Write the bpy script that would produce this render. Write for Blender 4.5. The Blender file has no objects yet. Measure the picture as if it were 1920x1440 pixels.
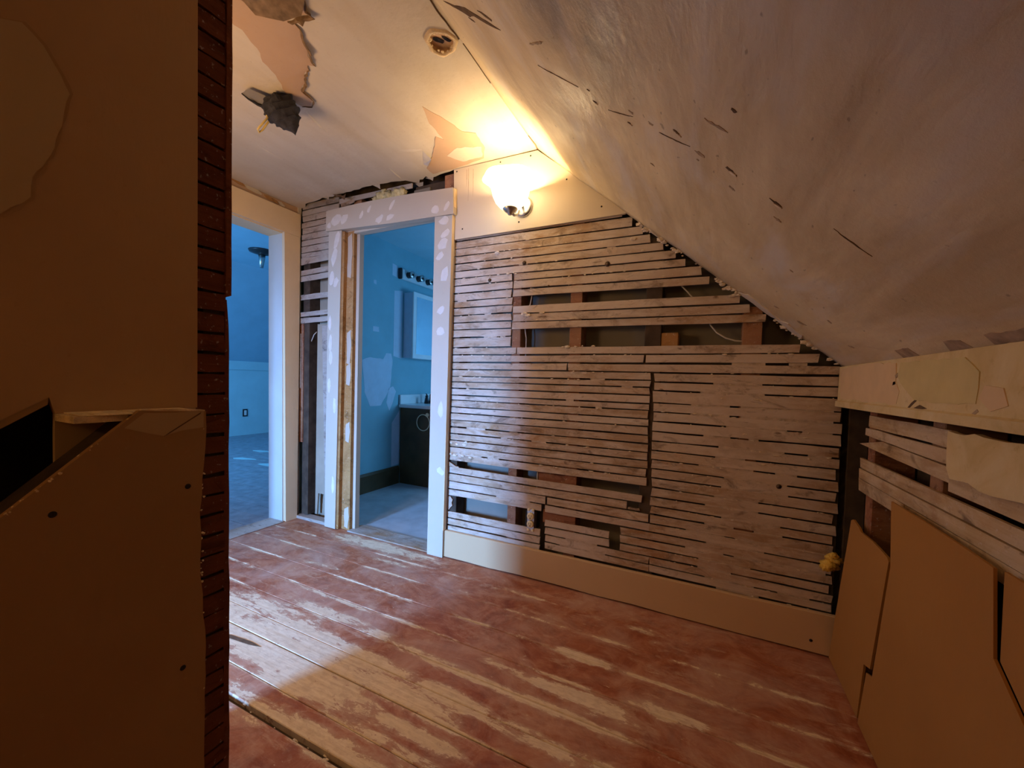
import bpy, bmesh, math, random
from mathutils import Vector, Matrix, noise as mnoise
from mathutils.geometry import tessellate_polygon

S = bpy.context.scene
COL = S.collection
rnd = random.Random(7)
PI = math.pi

# ---------------------------------------------------------------- camera
cam_d = bpy.data.cameras.new('camera')
cam = bpy.data.objects.new('camera', cam_d)
COL.objects.link(cam)
cam_d.sensor_width = 36.0
cam_d.lens = 14.064
cam_d.shift_x = 6.3 / 1920
cam_d.shift_y = 18.27 / 1920
cam_d.clip_start = 0.02
_pit, _roll, _yaw = 0.0319, 0.0262, 0.4543
def _rotx(t):
    return Matrix(((1, 0, 0), (0, math.cos(t), -math.sin(t)), (0, math.sin(t), math.cos(t))))
def _roty(t):
    return Matrix(((math.cos(t), 0, math.sin(t)), (0, 1, 0), (-math.sin(t), 0, math.cos(t))))
def _rotz(t):
    return Matrix(((math.cos(t), -math.sin(t), 0), (math.sin(t), math.cos(t), 0), (0, 0, 1)))
_M = _rotz(_roll) @ _rotx(_pit) @ _roty(_yaw) @ Matrix(((1, 0, 0), (0, 0, -1), (0, 1, 0)))
_R = Matrix((_M[0], -_M[1], -_M[2])).transposed().to_4x4()
_R.translation = (0, 0, 1.03)
cam.matrix_world = _R
S.camera = cam

# ---------------------------------------------------------------- light and exposure
S.view_settings.view_transform = 'Standard'
S.view_settings.look = 'None'
S.view_settings.gamma = 1.0
S.view_settings.use_curve_mapping = False
S.view_settings.exposure = 0.0
S.cycles.use_denoising = True
S.cycles.adaptive_threshold = 0.02
S.cycles.max_bounces = 8
S.cycles.diffuse_bounces = 5

w = bpy.data.worlds.new('world')
S.world = w
w.use_nodes = True
w.node_tree.nodes['Background'].inputs[0].default_value = (0.5, 0.7, 1.0, 1)
w.node_tree.nodes['Background'].inputs[1].default_value = 0.0

def area(name, loc, target, sx, sy, power, color):
    l = bpy.data.lights.new(name, 'AREA')
    l.shape = 'RECTANGLE'
    l.size, l.size_y = sx, sy
    l.energy = power
    l.color = color
    o = bpy.data.objects.new(name, l)
    COL.objects.link(o)
    o.location = loc
    d = Vector(target) - Vector(loc)
    o.rotation_euler = d.to_track_quat('-Z', 'Y').to_euler()
    return o

def point(name, loc, r, power, color):
    l = bpy.data.lights.new(name, 'POINT')
    l.shadow_soft_size = r
    l.energy = power
    l.color = color
    o = bpy.data.objects.new(name, l)
    COL.objects.link(o)
    o.location = loc
    return o

DAY = (0.19, 0.54, 1.0)
SKY = (0.19, 0.44, 1.0)
WARM = (1.0, 0.56, 0.20)
# daylight through the bathroom window, the far bedroom window and the window of the landing beyond the partition
area('bathroom_window_light', (-0.75, 3.75, 1.25), (-2.6, 3.1, 1.0), 0.7, 0.7, 16, DAY)
area('bedroom_window_light', (-5.2, 0.2, 1.5), (-6.0, 4.0, 1.0), 1.2, 1.2, 95, DAY)
lw = area('landing_window_light', (-2.02, -1.95, 0.85), (-1.65, 1.9, 0.15), 0.42, 0.7, 52, SKY)
lw.data.spread = math.radians(62)
# weak warm fill added behind the camera, not a known fixture
point('room_fill_light', (-0.55, -1.45, 1.75), 0.06, 7, WARM)
# unseen warm fill added behind the partition to lift slope, laths and knee wall
point('landing_fill_light', (-1.75, 0.46, 1.45), 0.20, 25, (1.0, 0.57, 0.235))

BULB = 480.0
SHADE = 6.0

# ---------------------------------------------------------------- node helpers
class NT:
    def __init__(self, m):
        m.use_nodes = True
        self.t = m.node_tree
        self.n = self.t.nodes
        self.n.clear()
        self.out = self.n.new('ShaderNodeOutputMaterial')
    def node(self, kind, **kw):
        x = self.n.new(kind)
        for k, v in kw.items():
            setattr(x, k, v)
        return x
    def link(self, a, b):
        self.t.links.new(a, b)
    def put(self, sock, v):
        if isinstance(v, bpy.types.NodeSocket):
            self.link(v, sock)
        elif isinstance(v, (tuple, list)) and len(v) == 3 and sock.type == 'RGBA':
            sock.default_value = (*v, 1)
        else:
            sock.default_value = v
    def pos(self):
        return self.node('ShaderNodeNewGeometry').outputs['Position']
    def gen(self):
        return self.node('ShaderNodeTexCoord').outputs['Generated']
    def rand(self):
        return self.node('ShaderNodeObjectInfo').outputs['Random']
    def mapping(self, v, scale=(1, 1, 1), loc=(0, 0, 0), rot=(0, 0, 0)):
        x = self.node('ShaderNodeMapping')
        self.link(v, x.inputs['Vector'])
        x.inputs['Scale'].default_value = scale
        self.put(x.inputs['Location'], loc)
        x.inputs['Rotation'].default_value = rot
        return x.outputs[0]
    def noise(self, v, scale, detail=4.0, rough=0.55, dist=0.0):
        x = self.node('ShaderNodeTexNoise')
        self.link(v, x.inputs['Vector'])
        x.inputs['Scale'].default_value = scale
        x.inputs['Detail'].default_value = detail
        x.inputs['Roughness'].default_value = rough
        x.inputs['Distortion'].default_value = dist
        return x.outputs['Fac']
    def ramp(self, f, stops, interp='LINEAR'):
        x = self.node('ShaderNodeValToRGB')
        self.put(x.inputs[0], f)
        cr = x.color_ramp
        cr.interpolation = interp
        while len(cr.elements) < len(stops):
            cr.elements.new(0.5)
        for e, (p, c) in zip(cr.elements, stops):
            e.position = p
            e.color = (c, c, c, 1) if isinstance(c, (int, float)) else (*c, 1)
        return x.outputs[0]
    def mix(self, f, a, b, blend='MIX'):
        x = self.node('ShaderNodeMix', data_type='RGBA', blend_type=blend)
        self.put(x.inputs[0], f)
        self.put(x.inputs[6], a)
        self.put(x.inputs[7], b)
        return x.outputs[2]
    def math(self, op, a, b=0.0, c=0.0, clamp=False):
        x = self.node('ShaderNodeMath', operation=op)
        x.use_clamp = clamp
        self.put(x.inputs[0], a)
        self.put(x.inputs[1], b)
        self.put(x.inputs[2], c)
        return x.outputs[0]
    def sep(self, v):
        x = self.node('ShaderNodeSeparateXYZ')
        self.link(v, x.inputs[0])
        return x.outputs
    def comb(self, x_, y_, z_):
        x = self.node('ShaderNodeCombineXYZ')
        for i, v in enumerate((x_, y_, z_)):
            self.put(x.inputs[i], v)
        return x.outputs[0]
    def bump(self, h, strength=0.3, dist=0.01):
        x = self.node('ShaderNodeBump')
        x.inputs['Strength'].default_value = strength
        x.inputs['Distance'].default_value = dist
        self.link(h, x.inputs['Height'])
        return x.outputs[0]
    def bsdf(self, color, rough=0.8, normal=None, metal=0.0, spec=0.3):
        x = self.node('ShaderNodeBsdfPrincipled')
        self.put(x.inputs['Base Color'], color)
        self.put(x.inputs['Roughness'], rough)
        x.inputs['Metallic'].default_value = metal
        x.inputs['Specular IOR Level'].default_value = spec
        if normal is not None:
            self.link(normal, x.inputs['Normal'])
        self.link(x.outputs[0], self.out.inputs[0])
        return x

def mat(name):
    m = bpy.data.materials.new(name)
    return m, NT(m)

def plain(name, color, rough=0.7, metal=0.0, spec=0.3, var=0.12, scale=14.0, bump=0.0):
    m, t = mat(name)
    p = t.pos()
    n = t.noise(p, scale, 5)
    lo = tuple(c * (1 - var) for c in color)
    hi = tuple(min(1, c * (1 + var)) for c in color)
    nb = t.bump(t.noise(p, scale * 6, 4), bump, 0.003) if bump else None
    t.bsdf(t.ramp(n, [(0.3, lo), (0.7, hi)]), rough, nb, metal, spec)
    return m

# ---------------------------------------------------------------- materials
def make_ceiling():
    m, t = mat('ceiling_plaster')
    p = t.pos()
    big = t.noise(p, 1.6, 4, 0.6)
    strk = t.noise(t.mapping(p, (6, 1.2, 6), rot=(0, 0, 0.5)), 1.5, 4, 0.6)
    c = t.ramp(big, [(0.3, (0.56, 0.50, 0.40)), (0.7, (0.68, 0.61, 0.50))])
    c = t.mix(t.ramp(strk, [(0.45, 0.0), (0.75, 0.35)]), c, (0.48, 0.38, 0.25))
    fine = t.noise(p, 60, 4)
    c = t.mix(t.ramp(fine, [(0.62, 0.0), (0.72, 0.25)]), c, (0.42, 0.34, 0.25))
    h = t.math('ADD', t.math('MULTIPLY', t.noise(p, 5, 3), 0.8), t.math('MULTIPLY', t.noise(p, 45, 4), 0.2))
    t.bsdf(c, 0.75, t.bump(h, 0.35, 0.02), spec=0.2)
    return m

def make_slope():
    m, t = mat('slope_plaster')
    p = t.pos()
    x, y, z = t.sep(p)
    u = t.math('MULTIPLY', t.math('ADD', x, 0.81), 1.32)          # distance down the slope
    q = t.comb(u, y, 0.0)
    big = t.noise(q, 1.8, 5, 0.6, 0.4)
    strk = t.noise(t.mapping(q, (5.5, 1.0, 1)), 1.5, 5, 0.62, 0.5)
    c = t.ramp(big, [(0.32, (0.66, 0.52, 0.30)), (0.68, (0.82, 0.69, 0.45))])
    c = t.mix(t.ramp(strk, [(0.42, 0.0), (0.70, 0.65)]), c, (0.47, 0.35, 0.20))
    pal = t.noise(t.mapping(q, (4.0, 1.1, 1), loc=(3.1, 1.7, 0)), 2.0, 4, 0.6, 0.3)
    c = t.mix(t.ramp(pal, [(0.50, 0.0), (0.70, 0.65)]), c, (0.70, 0.65, 0.58))
    # soot and scuffing near the upper, camera-side part
    d = t.node('ShaderNodeVectorMath', operation='DISTANCE')
    t.link(t.mapping(q, (1.3, 0.9, 1)), d.inputs[0])
    d.inputs[1].default_value = (0.70 * 1.3, 0.62 * 0.9, 0)
    near = t.math('SUBTRACT', 1.0, t.math('DIVIDE', d.outputs['Value'], 0.42), clamp=True)
    sc = t.math('MULTIPLY', near, t.ramp(t.noise(t.mapping(q, (5, 1.6, 1)), 2.2, 6, 0.65, 0.6), [(0.36, 0.15), (0.6, 1.4)]), clamp=True)
    c = t.mix(t.math('MULTIPLY', sc, 0.75), c, (0.20, 0.17, 0.14))
    fl = t.noise(t.mapping(q, (1.4, 0.8, 1)), 26, 5, 0.7)
    c = t.mix(t.math('MULTIPLY', t.ramp(fl, [(0.60, 0.0), (0.68, 0.8)]), near), c, (0.74, 0.70, 0.62))
    spk = t.noise(t.mapping(q, (1.6, 0.8, 1)), 34, 2, 0.5)
    c = t.mix(t.ramp(spk, [(0.71, 0.0), (0.75, 0.6)]), c, (0.25, 0.17, 0.10))
    h = t.math('ADD', t.math('MULTIPLY', t.noise(t.mapping(q, (3, 1.2, 1)), 3, 4, 0.6), 0.8), t.math('MULTIPLY', fl, 0.25))
    t.bsdf(c, t.ramp(t.noise(q, 5, 3), [(0.35, 0.38), (0.65, 0.62)]), t.bump(h, 0.45, 0.02), spec=0.35)
    return m

def make_lath(name, axis, cols, dust=(0.64, 0.56, 0.48), dustamt=0.85, stain=(0.36, 0.20, 0.09)):
    m, t = mat(name)
    p = t.pos()
    r = t.rand()
    sc = (1.2, 30, 30) if axis == 'x' else (30, 1.2, 30)
    off = t.comb(t.math('MULTIPLY', r, 13.0), t.math('MULTIPLY', r, 7.0), t.math('MULTIPLY', r, 29.0))
    mp = t.node('ShaderNodeVectorMath', operation='ADD')
    t.link(p, mp.inputs[0]); t.link(off, mp.inputs[1])
    g = t.noise(t.mapping(mp.outputs[0], sc), 2.2, 6, 0.65, 0.4)
    c = t.ramp(g, [(0.25, cols[0]), (0.5, cols[1]), (0.75, cols[2])])
    c = t.mix(t.ramp(t.math('FRACT', t.math('MULTIPLY', r, 7.31)), [(0.0, 0.0), (1.0, 0.45)]), c, cols[0])
    big = t.noise(p, 3.4, 4, 0.6, 0.6)
    c = t.mix(t.ramp(big, [(0.50, 0.0), (0.62, 0.8)]), c, stain)
    dn = t.noise(t.mapping(mp.outputs[0], (3, 10, 10) if axis == 'x' else (10, 3, 10)), 2.2, 6, 0.7, 0.5)
    c = t.mix(t.ramp(dn, [(0.42, 0.0), (0.68, dustamt)]), c, dust)
    zone = t.noise(p, 1.7, 3, 0.55, 0.4)
    c = t.mix(t.ramp(zone, [(0.46, 0.0), (0.60, 0.6)]), c, dust)
    c = t.mix(t.ramp(t.math('FRACT', t.math('MULTIPLY', r, 17.77)), [(0.55, 0.0), (1.0, 0.5)]), c, dust)
    blot = t.noise(t.mapping(mp.outputs[0], (2.5, 5, 5) if axis == 'x' else (5, 2.5, 5)), 2.6, 6, 0.72, 0.9)
    c = t.mix(t.ramp(blot, [(0.54, 0.0), (0.68, 0.65)]), c, tuple(v * 0.42 for v in cols[0]))
    c = t.mix(t.ramp(t.noise(t.mapping(p, (2.2, 2.2, 3)), 2.4, 4, 0.6, 0.5), [(0.56, 0.0), (0.72, 0.55)]), c, cols[0])
    fine = t.noise(p, 95, 3, 0.6)
    c = t.mix(t.ramp(fine, [(0.63, 0.0), (0.70, 0.45)]), c, (0.66, 0.59, 0.50))
    knot = t.noise(t.mapping(mp.outputs[0], (9, 16, 16) if axis == 'x' else (16, 9, 16)), 1.6, 3, 0.5, 0.8)
    c = t.mix(t.ramp(knot, [(0.66, 0.0), (0.76, 0.7)]), c, (0.11, 0.06, 0.035))
    t.bsdf(c, 0.85, t.bump(t.math('ADD', g, t.math('MULTIPLY', fine, 0.5)), 0.5, 0.004), spec=0.15)
    return m

# bare-wood patches of the floor: centre x, y, half length, half width, strength
WEAR = [(-1.57, 1.00, 0.22, 0.05, 1.0), (-1.36, 1.055, 0.24, 0.045, 1.0), (-1.12, 1.06, 0.20, 0.04, 1.0), (-1.45, 0.93, 0.30, 0.06, 1.0),
        (-1.20, 0.90, 0.28, 0.05, 1.0), (-1.28, 0.985, 0.30, 0.05, 1.0), (-0.86, 1.005, 0.20, 0.04, 1.0), (-0.70, 1.06, 0.10, 0.035, 1.0), (-0.72, 0.905, 0.13, 0.022, 1.0),
        (-0.92, 0.765, 0.24, 0.035, 0.9), (-1.70, 1.12, 0.22, 0.035, 0.75), (-1.42, 1.20, 0.24, 0.03, 0.75), (-0.37, 1.262, 0.16, 0.026, 0.95),
        (-0.05, 1.325, 0.09, 0.022, 1.0), (-0.36, 1.455, 0.09, 0.022, 1.0), (-0.22, 1.235, 0.10, 0.02, 0.6), (-0.66, 1.272, 0.05, 0.015, 0.7), (-1.75, 1.83, 0.34, 0.05, 0.75), (-1.55, 1.70, 0.10, 0.02, 0.5), (-1.9, 1.50, 0.12, 0.015, 0.5), (-1.85, 1.05, 0.2, 0.05, 0.8), (-1.75, 0.95, 0.25, 0.06, 0.9),
        (-0.95, 1.19, 0.20, 0.014, 0.7), (-0.55, 1.175, 0.35, 0.016, 0.9), (-0.40, 1.05, 0.30, 0.02, 0.7), (-1.25, 0.75, 0.16, 0.03, 0.7), (0.20, 1.60, 0.02, 0.02, 0.7),
        (-0.18, 1.735, 0.06, 0.02, 0.6), (-1.52, 1.30, 0.25, 0.012, 0.7), (-1.15, 1.19, 0.12, 0.03, 0.6), (-0.80, 0.84, 0.25, 0.02, 0.5), (-0.55, 0.80, 0.2, 0.03, 0.6)]

def make_floor():
    m, t = mat('worn_red_floor_paint')
    p = t.pos()
    x, y, z = t.sep(p)
    f1 = t.noise(t.mapping(p, (2.2, 8.0, 1)), 2.6, 7, 0.72, 0.7)
    f2 = t.noise(t.mapping(p, (5, 12, 1)), 5.0, 6, 0.7, 0.4)
    f3 = t.noise(t.mapping(p, (1, 1.8, 1)), 22, 6, 0.75, 0.6)
    grain = t.noise(t.mapping(p, (1.2, 60, 1)), 2.0, 4, 0.6)
    total = None
    for (cx, cy, rx, ry, s) in WEAR:
        dx = t.math('MULTIPLY', t.math('SUBTRACT', x, cx), 1.0 / rx)
        dy = t.math('MULTIPLY', t.math('SUBTRACT', y, cy), 1.0 / ry)
        d2 = t.math('ADD', t.math('MULTIPLY', dx, dx), t.math('MULTIPLY', dy, dy))
        e = t.math('MULTIPLY', t.math('SUBTRACT', 1.0, t.math('MULTIPLY', d2, 0.36), clamp=True), s)
        total = e if total is None else t.math('MAXIMUM', total, e)
    gy = t.sep(t.gen())[1]
    edge = t.math('ABSOLUTE', t.math('SUBTRACT', gy, 0.5))
    seam = t.ramp(edge, [(0.38, 0.0), (0.49, 1.0)])
    patchy = t.ramp(t.noise(t.mapping(p, (1.6, 5, 1), loc=(4, 2, 0)), 1.5, 4, 0.6), [(0.42, 0.0), (0.62, 1.0)])
    seam = t.math('MULTIPLY', seam, t.math('MULTIPLY', patchy, 0.95))
    wear = t.math('MAXIMUM', total, seam)
    sc = t.math('ADD', wear, t.math('ADD', t.math('MULTIPLY', t.math('SUBTRACT', f1, 0.5), 2.4), t.math('MULTIPLY', t.math('SUBTRACT', f3, 0.5), 1.3)))
    mask = t.ramp(sc, [(0.50, 0.0), (0.58, 1.0)])
    scuff = t.ramp(sc, [(0.12, 0.0), (0.52, 0.75)])
    chips = t.math('MAXIMUM', t.ramp(f2, [(0.655, 0.0), (0.69, 0.85)]), t.ramp(f3, [(0.70, 0.0), (0.74, 0.8)]))
    mask = t.math('MAXIMUM', mask, chips)
    red = t.ramp(t.noise(p, 6.5, 8, 0.72, 1.6), [(0.32, (0.24, 0.062, 0.026)), (0.5, (0.38, 0.13, 0.060)), (0.66, (0.50, 0.24, 0.135))])
    dust = t.ramp(t.noise(t.mapping(p, (1, 1.6, 1)), 3.2, 6, 0.68, 0.8), [(0.42, 0.0), (0.72, 0.75)])
    red = t.mix(dust, red, (0.60, 0.42, 0.32))
    red = t.mix(scuff, red, (0.58, 0.40, 0.27))
    wood = t.ramp(grain, [(0.3, (0.70, 0.55, 0.36)), (0.7, (0.86, 0.74, 0.54))])
    wood = t.mix(t.ramp(f2, [(0.45, 0.0), (0.62, 0.35)]), wood, (0.45, 0.30, 0.17))
    c = t.mix(mask, red, wood)
    rough = t.mix(mask, (0.55, 0.55, 0.55), (0.8, 0.8, 0.8))
    h = t.math('SUBTRACT', t.math('ADD', t.math('MULTIPLY', grain, 0.25), t.math('MULTIPLY', f2, 0.2)), t.math('MULTIPLY', mask, 0.25))
    t.bsdf(c, rough, t.bump(h, 0.5, 0.004), spec=0.35)
    return m

def make_painted(name, color, stain, rough=0.5, amt=0.25):
    m, t = mat(name)
    p = t.pos()
    n = t.noise(p, 3.0, 4, 0.6)
    c = t.mix(t.ramp(n, [(0.45, 0.0), (0.75, amt)]), color, stain)
    f = t.noise(p, 55, 4, 0.6)
    c = t.mix(t.ramp(f, [(0.66, 0.0), (0.74, 0.35)]), c, stain)
    t.bsdf(c, rough, t.bump(t.noise(t.mapping(p, (6, 6, 2)), 9, 4), 0.15, 0.005), spec=0.3)
    return m

def make_rail():
    m, t = mat('mottled_plaster')
    p = t.pos()
    n = t.noise(p, 7, 5, 0.65, 0.6)
    c = t.ramp(n, [(0.3, (0.55, 0.40, 0.17)), (0.5, (0.66, 0.51, 0.26)), (0.7, (0.72, 0.60, 0.36))])
    f = t.noise(p, 40, 5, 0.7)
    c = t.mix(t.ramp(f, [(0.6, 0.0), (0.72, 0.5)]), c, (0.42, 0.27, 0.10))
    t.bsdf(c, 0.75, t.bump(f, 0.4, 0.004), spec=0.2)
    return m

M = {}
M['ceiling'] = make_ceiling()
M['slope'] = make_slope()
M['lath_x'] = make_lath('weathered_lath', 'x', ((0.31, 0.215, 0.135), (0.48, 0.35, 0.235), (0.60, 0.46, 0.33)))
M['lath_left'] = make_lath('dusty_lath', 'x', ((0.20, 0.15, 0.11), (0.35, 0.30, 0.24), (0.45, 0.40, 0.34)), (0.46, 0.43, 0.39), 0.9)
M['lath_knee'] = make_lath('yellowed_lath', 'y', ((0.30, 0.18, 0.08), (0.50, 0.34, 0.17), (0.62, 0.46, 0.27)), (0.66, 0.54, 0.38), 0.6)
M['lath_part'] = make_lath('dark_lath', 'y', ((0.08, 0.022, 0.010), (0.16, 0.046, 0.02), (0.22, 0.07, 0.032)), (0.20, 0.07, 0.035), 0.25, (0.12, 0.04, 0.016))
M['stud'] = make_lath('stud_wood', 'x', ((0.16, 0.06, 0.03), (0.30, 0.12, 0.06), (0.38, 0.17, 0.09)), (0.35, 0.20, 0.13), 0.3)
M['plaster_key'] = plain('plaster_key', (0.52, 0.43, 0.34), 0.9, var=0.25, scale=30, bump=0.6)
M['crumb'] = plain('plaster_crumb', (0.70, 0.60, 0.46), 0.9, var=0.2, scale=60, bump=0.6)
M['floor'] = make_floor()
M['casing'] = make_painted('cream_trim_paint', (0.53, 0.47, 0.38), (0.44, 0.37, 0.27))
M['casing_blue'] = make_painted('buff_trim_paint', (0.82, 0.66, 0.42), (0.60, 0.46, 0.28))
M['baseboard'] = make_painted('tan_baseboard_paint', (0.60, 0.42, 0.235), (0.52, 0.35, 0.18), 0.45)
M['spackle'] = plain('white_spackle', (0.67, 0.63, 0.58), 0.85, var=0.06, scale=25)
M['rawwood'] = make_lath('raw_jamb_wood', 'x', ((0.22, 0.10, 0.03), (0.42, 0.21, 0.07), (0.52, 0.29, 0.11)), (0.44, 0.25, 0.10), 0.3)
M['drywall'] = make_painted('cream_drywall', (0.62, 0.54, 0.41), (0.54, 0.45, 0.31), 0.7, 0.2)
M['drywall_dark'] = make_painted('tan_drywall', (0.46, 0.30, 0.15), (0.36, 0.22, 0.10), 0.8, 0.5)
M['drywall_low'] = make_painted('brown_drywall', (0.36, 0.22, 0.10), (0.44, 0.31, 0.17), 0.8, 0.4)
M['stain'] = make_painted('olive_stain', (0.47, 0.35, 0.19), (0.40, 0.29, 0.15), 0.85)
M['gypsum'] = plain('torn_gypsum_edge', (0.74, 0.60, 0.36), 0.95, var=0.25, scale=45, bump=0.8)
M['rail'] = make_rail()
M['pinkplaster'] = plain('pink_plaster', (0.68, 0.49, 0.28), 0.85, var=0.06)
M['greenplaster'] = plain('green_plaster', (0.60, 0.48, 0.22), 0.85, var=0.08)
M['kraft'] = make_painted('kraft_board', (0.40, 0.185, 0.04), (0.34, 0.15, 0.03), 0.7, 0.5)
M['brownpaper'] = make_painted('brown_ceiling_paper', (0.53, 0.37, 0.25), (0.45, 0.28, 0.17), 0.85, 0.5)
M['curl'] = plain('torn_paper_edge', (0.20, 0.13, 0.07), 0.9, var=0.4, scale=50)
M['peel'] = plain('peeling_ceiling_skin', (0.66, 0.60, 0.50), 0.85, var=0.1)
M['crack'] = plain('dark_crack', (0.13, 0.08, 0.045), 0.95, var=0.3, scale=40)
M['smudge'] = plain('brown_smudge', (0.40, 0.29, 0.19), 0.9, var=0.3, scale=40)
M['dark'] = plain('dark_cavity_wood', (0.07, 0.05, 0.035), 0.95, var=0.4)
M['backboard'] = plain('grey_drywall_back', (0.20, 0.185, 0.155), 0.9, var=0.12, scale=5)
M['backboard2'] = plain('beige_drywall_back', (0.38, 0.33, 0.25), 0.9, var=0.12, scale=5)
M['aqua'] = plain('aqua_wall_paint', (0.24, 0.48, 0.55), 0.6, var=0.06, scale=4)
M['aqua_ceil'] = plain('pale_aqua_ceiling_paint', (0.42, 0.66, 0.72), 0.7, var=0.05, scale=4)
M['paleblue'] = plain('pale_blue_wall_paint', (0.50, 0.76, 0.82), 0.6, var=0.05, scale=4)
M['jamb_white'] = plain('white_jamb_paint', (0.60, 0.62, 0.62), 0.6, var=0.05, scale=4)
M['midblue'] = plain('mid_blue_paint', (0.36, 0.60, 0.74), 0.6, var=0.05, scale=4)
M['bathpatch'] = plain('unpainted_patch', (0.56, 0.66, 0.76), 0.8, var=0.05)
M['bathfloor'] = plain('grey_vinyl_floor', (0.48, 0.52, 0.55), 0.35, var=0.15, scale=9, spec=0.5)
M['bedfloor'] = plain('worn_blue_grey_boards', (0.30, 0.34, 0.40), 0.5, var=0.25, scale=12)
M['vanity'] = plain('dark_brown_veneer', (0.095, 0.06, 0.028), 0.4, var=0.25, scale=8, spec=0.3)
M['white'] = plain('white_laminate', (0.78, 0.80, 0.80), 0.3, var=0.03, spec=0.5)
M['mirror'] = plain('mirror_glass', (0.80, 0.88, 0.90), 0.05, metal=1.0, var=0.02)
M['metal'] = plain('brushed_nickel', (0.55, 0.54, 0.52), 0.3, metal=1.0, var=0.05)
M['darkmetal'] = plain('dark_fitting_metal', (0.05, 0.05, 0.055), 0.35, metal=0.6, var=0.1)
M['black'] = plain('black_screw', (0.02, 0.016, 0.014), 0.6, var=0.2)
M['nest'] = plain('charcoal_felt', (0.034, 0.033, 0.036), 0.85, var=0.45, scale=40, bump=0.8)
M['yellow'] = plain('yellow_wire', (0.70, 0.52, 0.16), 0.45, var=0.1, spec=0.5)
M['cable'] = plain('white_cable', (0.58, 0.55, 0.48), 0.5, var=0.08, spec=0.4)
M['insul'] = plain('yellow_insulation', (0.62, 0.55, 0.30), 0.95, var=0.3, scale=40, bump=0.9)
M['tuft'] = plain('yellow_foam', (0.72, 0.46, 0.08), 0.95, var=0.2, scale=40, bump=0.9)
M['ivory'] = plain('ivory_plastic', (0.80, 0.72, 0.50), 0.4, var=0.04, spec=0.5)
M['flapgrey'] = plain('grey_paper_back', (0.46, 0.44, 0.42), 0.85, var=0.12)
M['ring'] = plain('cream_ceiling_ring', (0.70, 0.55, 0.34), 0.8, var=0.2, scale=40, bump=0.8)
M['box_inside'] = plain('tan_box_inside', (0.62, 0.44, 0.27), 0.8, var=0.2, scale=30)

def emis(name, color, strength):
    m, t = mat(name)
    e = t.node('ShaderNodeEmission')
    e.inputs[0].default_value = (*color, 1)
    e.inputs[1].default_value = strength
    t.link(e.outputs[0], t.out.inputs[0])
    return m
M['bulb'] = emis('lit_bulb', (1.0, 0.66, 0.33), BULB)
M['shade'] = emis('lit_frosted_glass', (1.0, 0.74, 0.42), SHADE)

# ---------------------------------------------------------------- mesh helpers
def new_obj(name, bm, m, parent=None, smooth=False):
    me = bpy.data.meshes.new(name)
    bmesh.ops.recalc_face_normals(bm, faces=bm.faces)
    if smooth:
        for f in bm.faces:
            f.smooth = True
    bm.to_mesh(me)
    bm.free()
    me.materials.append(M[m] if isinstance(m, str) else m)
    o = bpy.data.objects.new(name, me)
    COL.objects.link(o)
    if parent is not None:
        o.parent = parent
    return o

def tag(o, label=None, cat=None, group=None, kind=None):
    if label: o['label'] = label
    if cat: o['category'] = cat
    if group: o['group'] = group
    if kind: o['kind'] = kind
    return o

def empty(name, loc=(0, 0, 0)):
    o = bpy.data.objects.new(name, None)
    COL.objects.link(o)
    o.empty_display_size = 0.05
    return o

def b_box(bm, x0, x1, y0, y1, z0, z1):
    vs = [bm.verts.new((x, y, z)) for x in (x0, x1) for y in (y0, y1) for z in (z0, z1)]
    for q in ((0, 1, 3, 2), (4, 6, 7, 5), (0, 4, 5, 1), (2, 3, 7, 6), (0, 2, 6, 4), (1, 5, 7, 3)):
        bm.faces.new([vs[i] for i in q])
    return bm

def box(name, x0, x1, y0, y1, z0, z1, m, parent=None, bev=0.0):
    bm = b_box(bmesh.new(), x0, x1, y0, y1, z0, z1)
    if bev:
        bmesh.ops.bevel(bm, geom=list(bm.edges), offset=bev, segments=1, affect='EDGES')
    return new_obj(name, bm, m, parent)

AX = {'x': (1, 2, 0), 'y': (0, 2, 1), 'z': (0, 1, 2)}
def b_prism(bm, axis, pts, a0, a1):
    i, j, k = AX[axis]
    rings = []
    for a in (a0, a1):
        r = []
        for (u, v) in pts:
            c = [0, 0, 0]
            c[i], c[j], c[k] = u, v, a
            r.append(bm.verts.new(c))
        rings.append(r)
    n = len(pts)
    if n <= 4:
        bm.faces.new(rings[0]); bm.faces.new(rings[1])
    else:
        for (i0, i1, i2) in tessellate_polygon([[Vector((u, v, 0)) for (u, v) in pts]]):
            for r in rings:
                try:
                    bm.faces.new((r[i0], r[i1], r[i2]))
                except ValueError:
                    pass
    for q in range(n):
        bm.faces.new((rings[0][q], rings[0][(q + 1) % n], rings[1][(q + 1) % n], rings[1][q]))
    return bm

def prism(name, axis, pts, a0, a1, m, parent=None):
    bm = b_prism(bmesh.new(), axis, pts, a0, a1)
    return new_obj(name, bm, m, parent)

def ragged(pts, amp, step, seed=0, closed=False):
    r = random.Random(seed)
    out = []
    n = len(pts)
    for q in range(n if closed else n - 1):
        a, b = Vector(pts[q]), Vector(pts[(q + 1) % n])
        L = (b - a).length
        k = max(1, int(L / step))
        d = (b - a).normalized() if L else Vector((1, 0))
        nn = Vector((-d.y, d.x))
        for s in range(k):
            p = a + (b - a) * (s / k)
            if s:
                p = p + nn * r.uniform(-amp, amp)
            out.append((p.x, p.y))
    if not closed:
        out.append(tuple(pts[-1]))
    return out

def blob_pts(cx, cy, rx, ry, ang, n=9, jit=0.25, seed=0):
    r = random.Random(seed)
    out = []
    for q in range(n):
        a = 2 * PI * q / n
        k = 1 + r.uniform(-jit, jit)
        u, v = rx * k * math.cos(a), ry * k * math.sin(a)
        out.append((cx + u * math.cos(ang) - v * math.sin(ang), cy + u * math.sin(ang) + v * math.cos(ang)))
    return out

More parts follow.
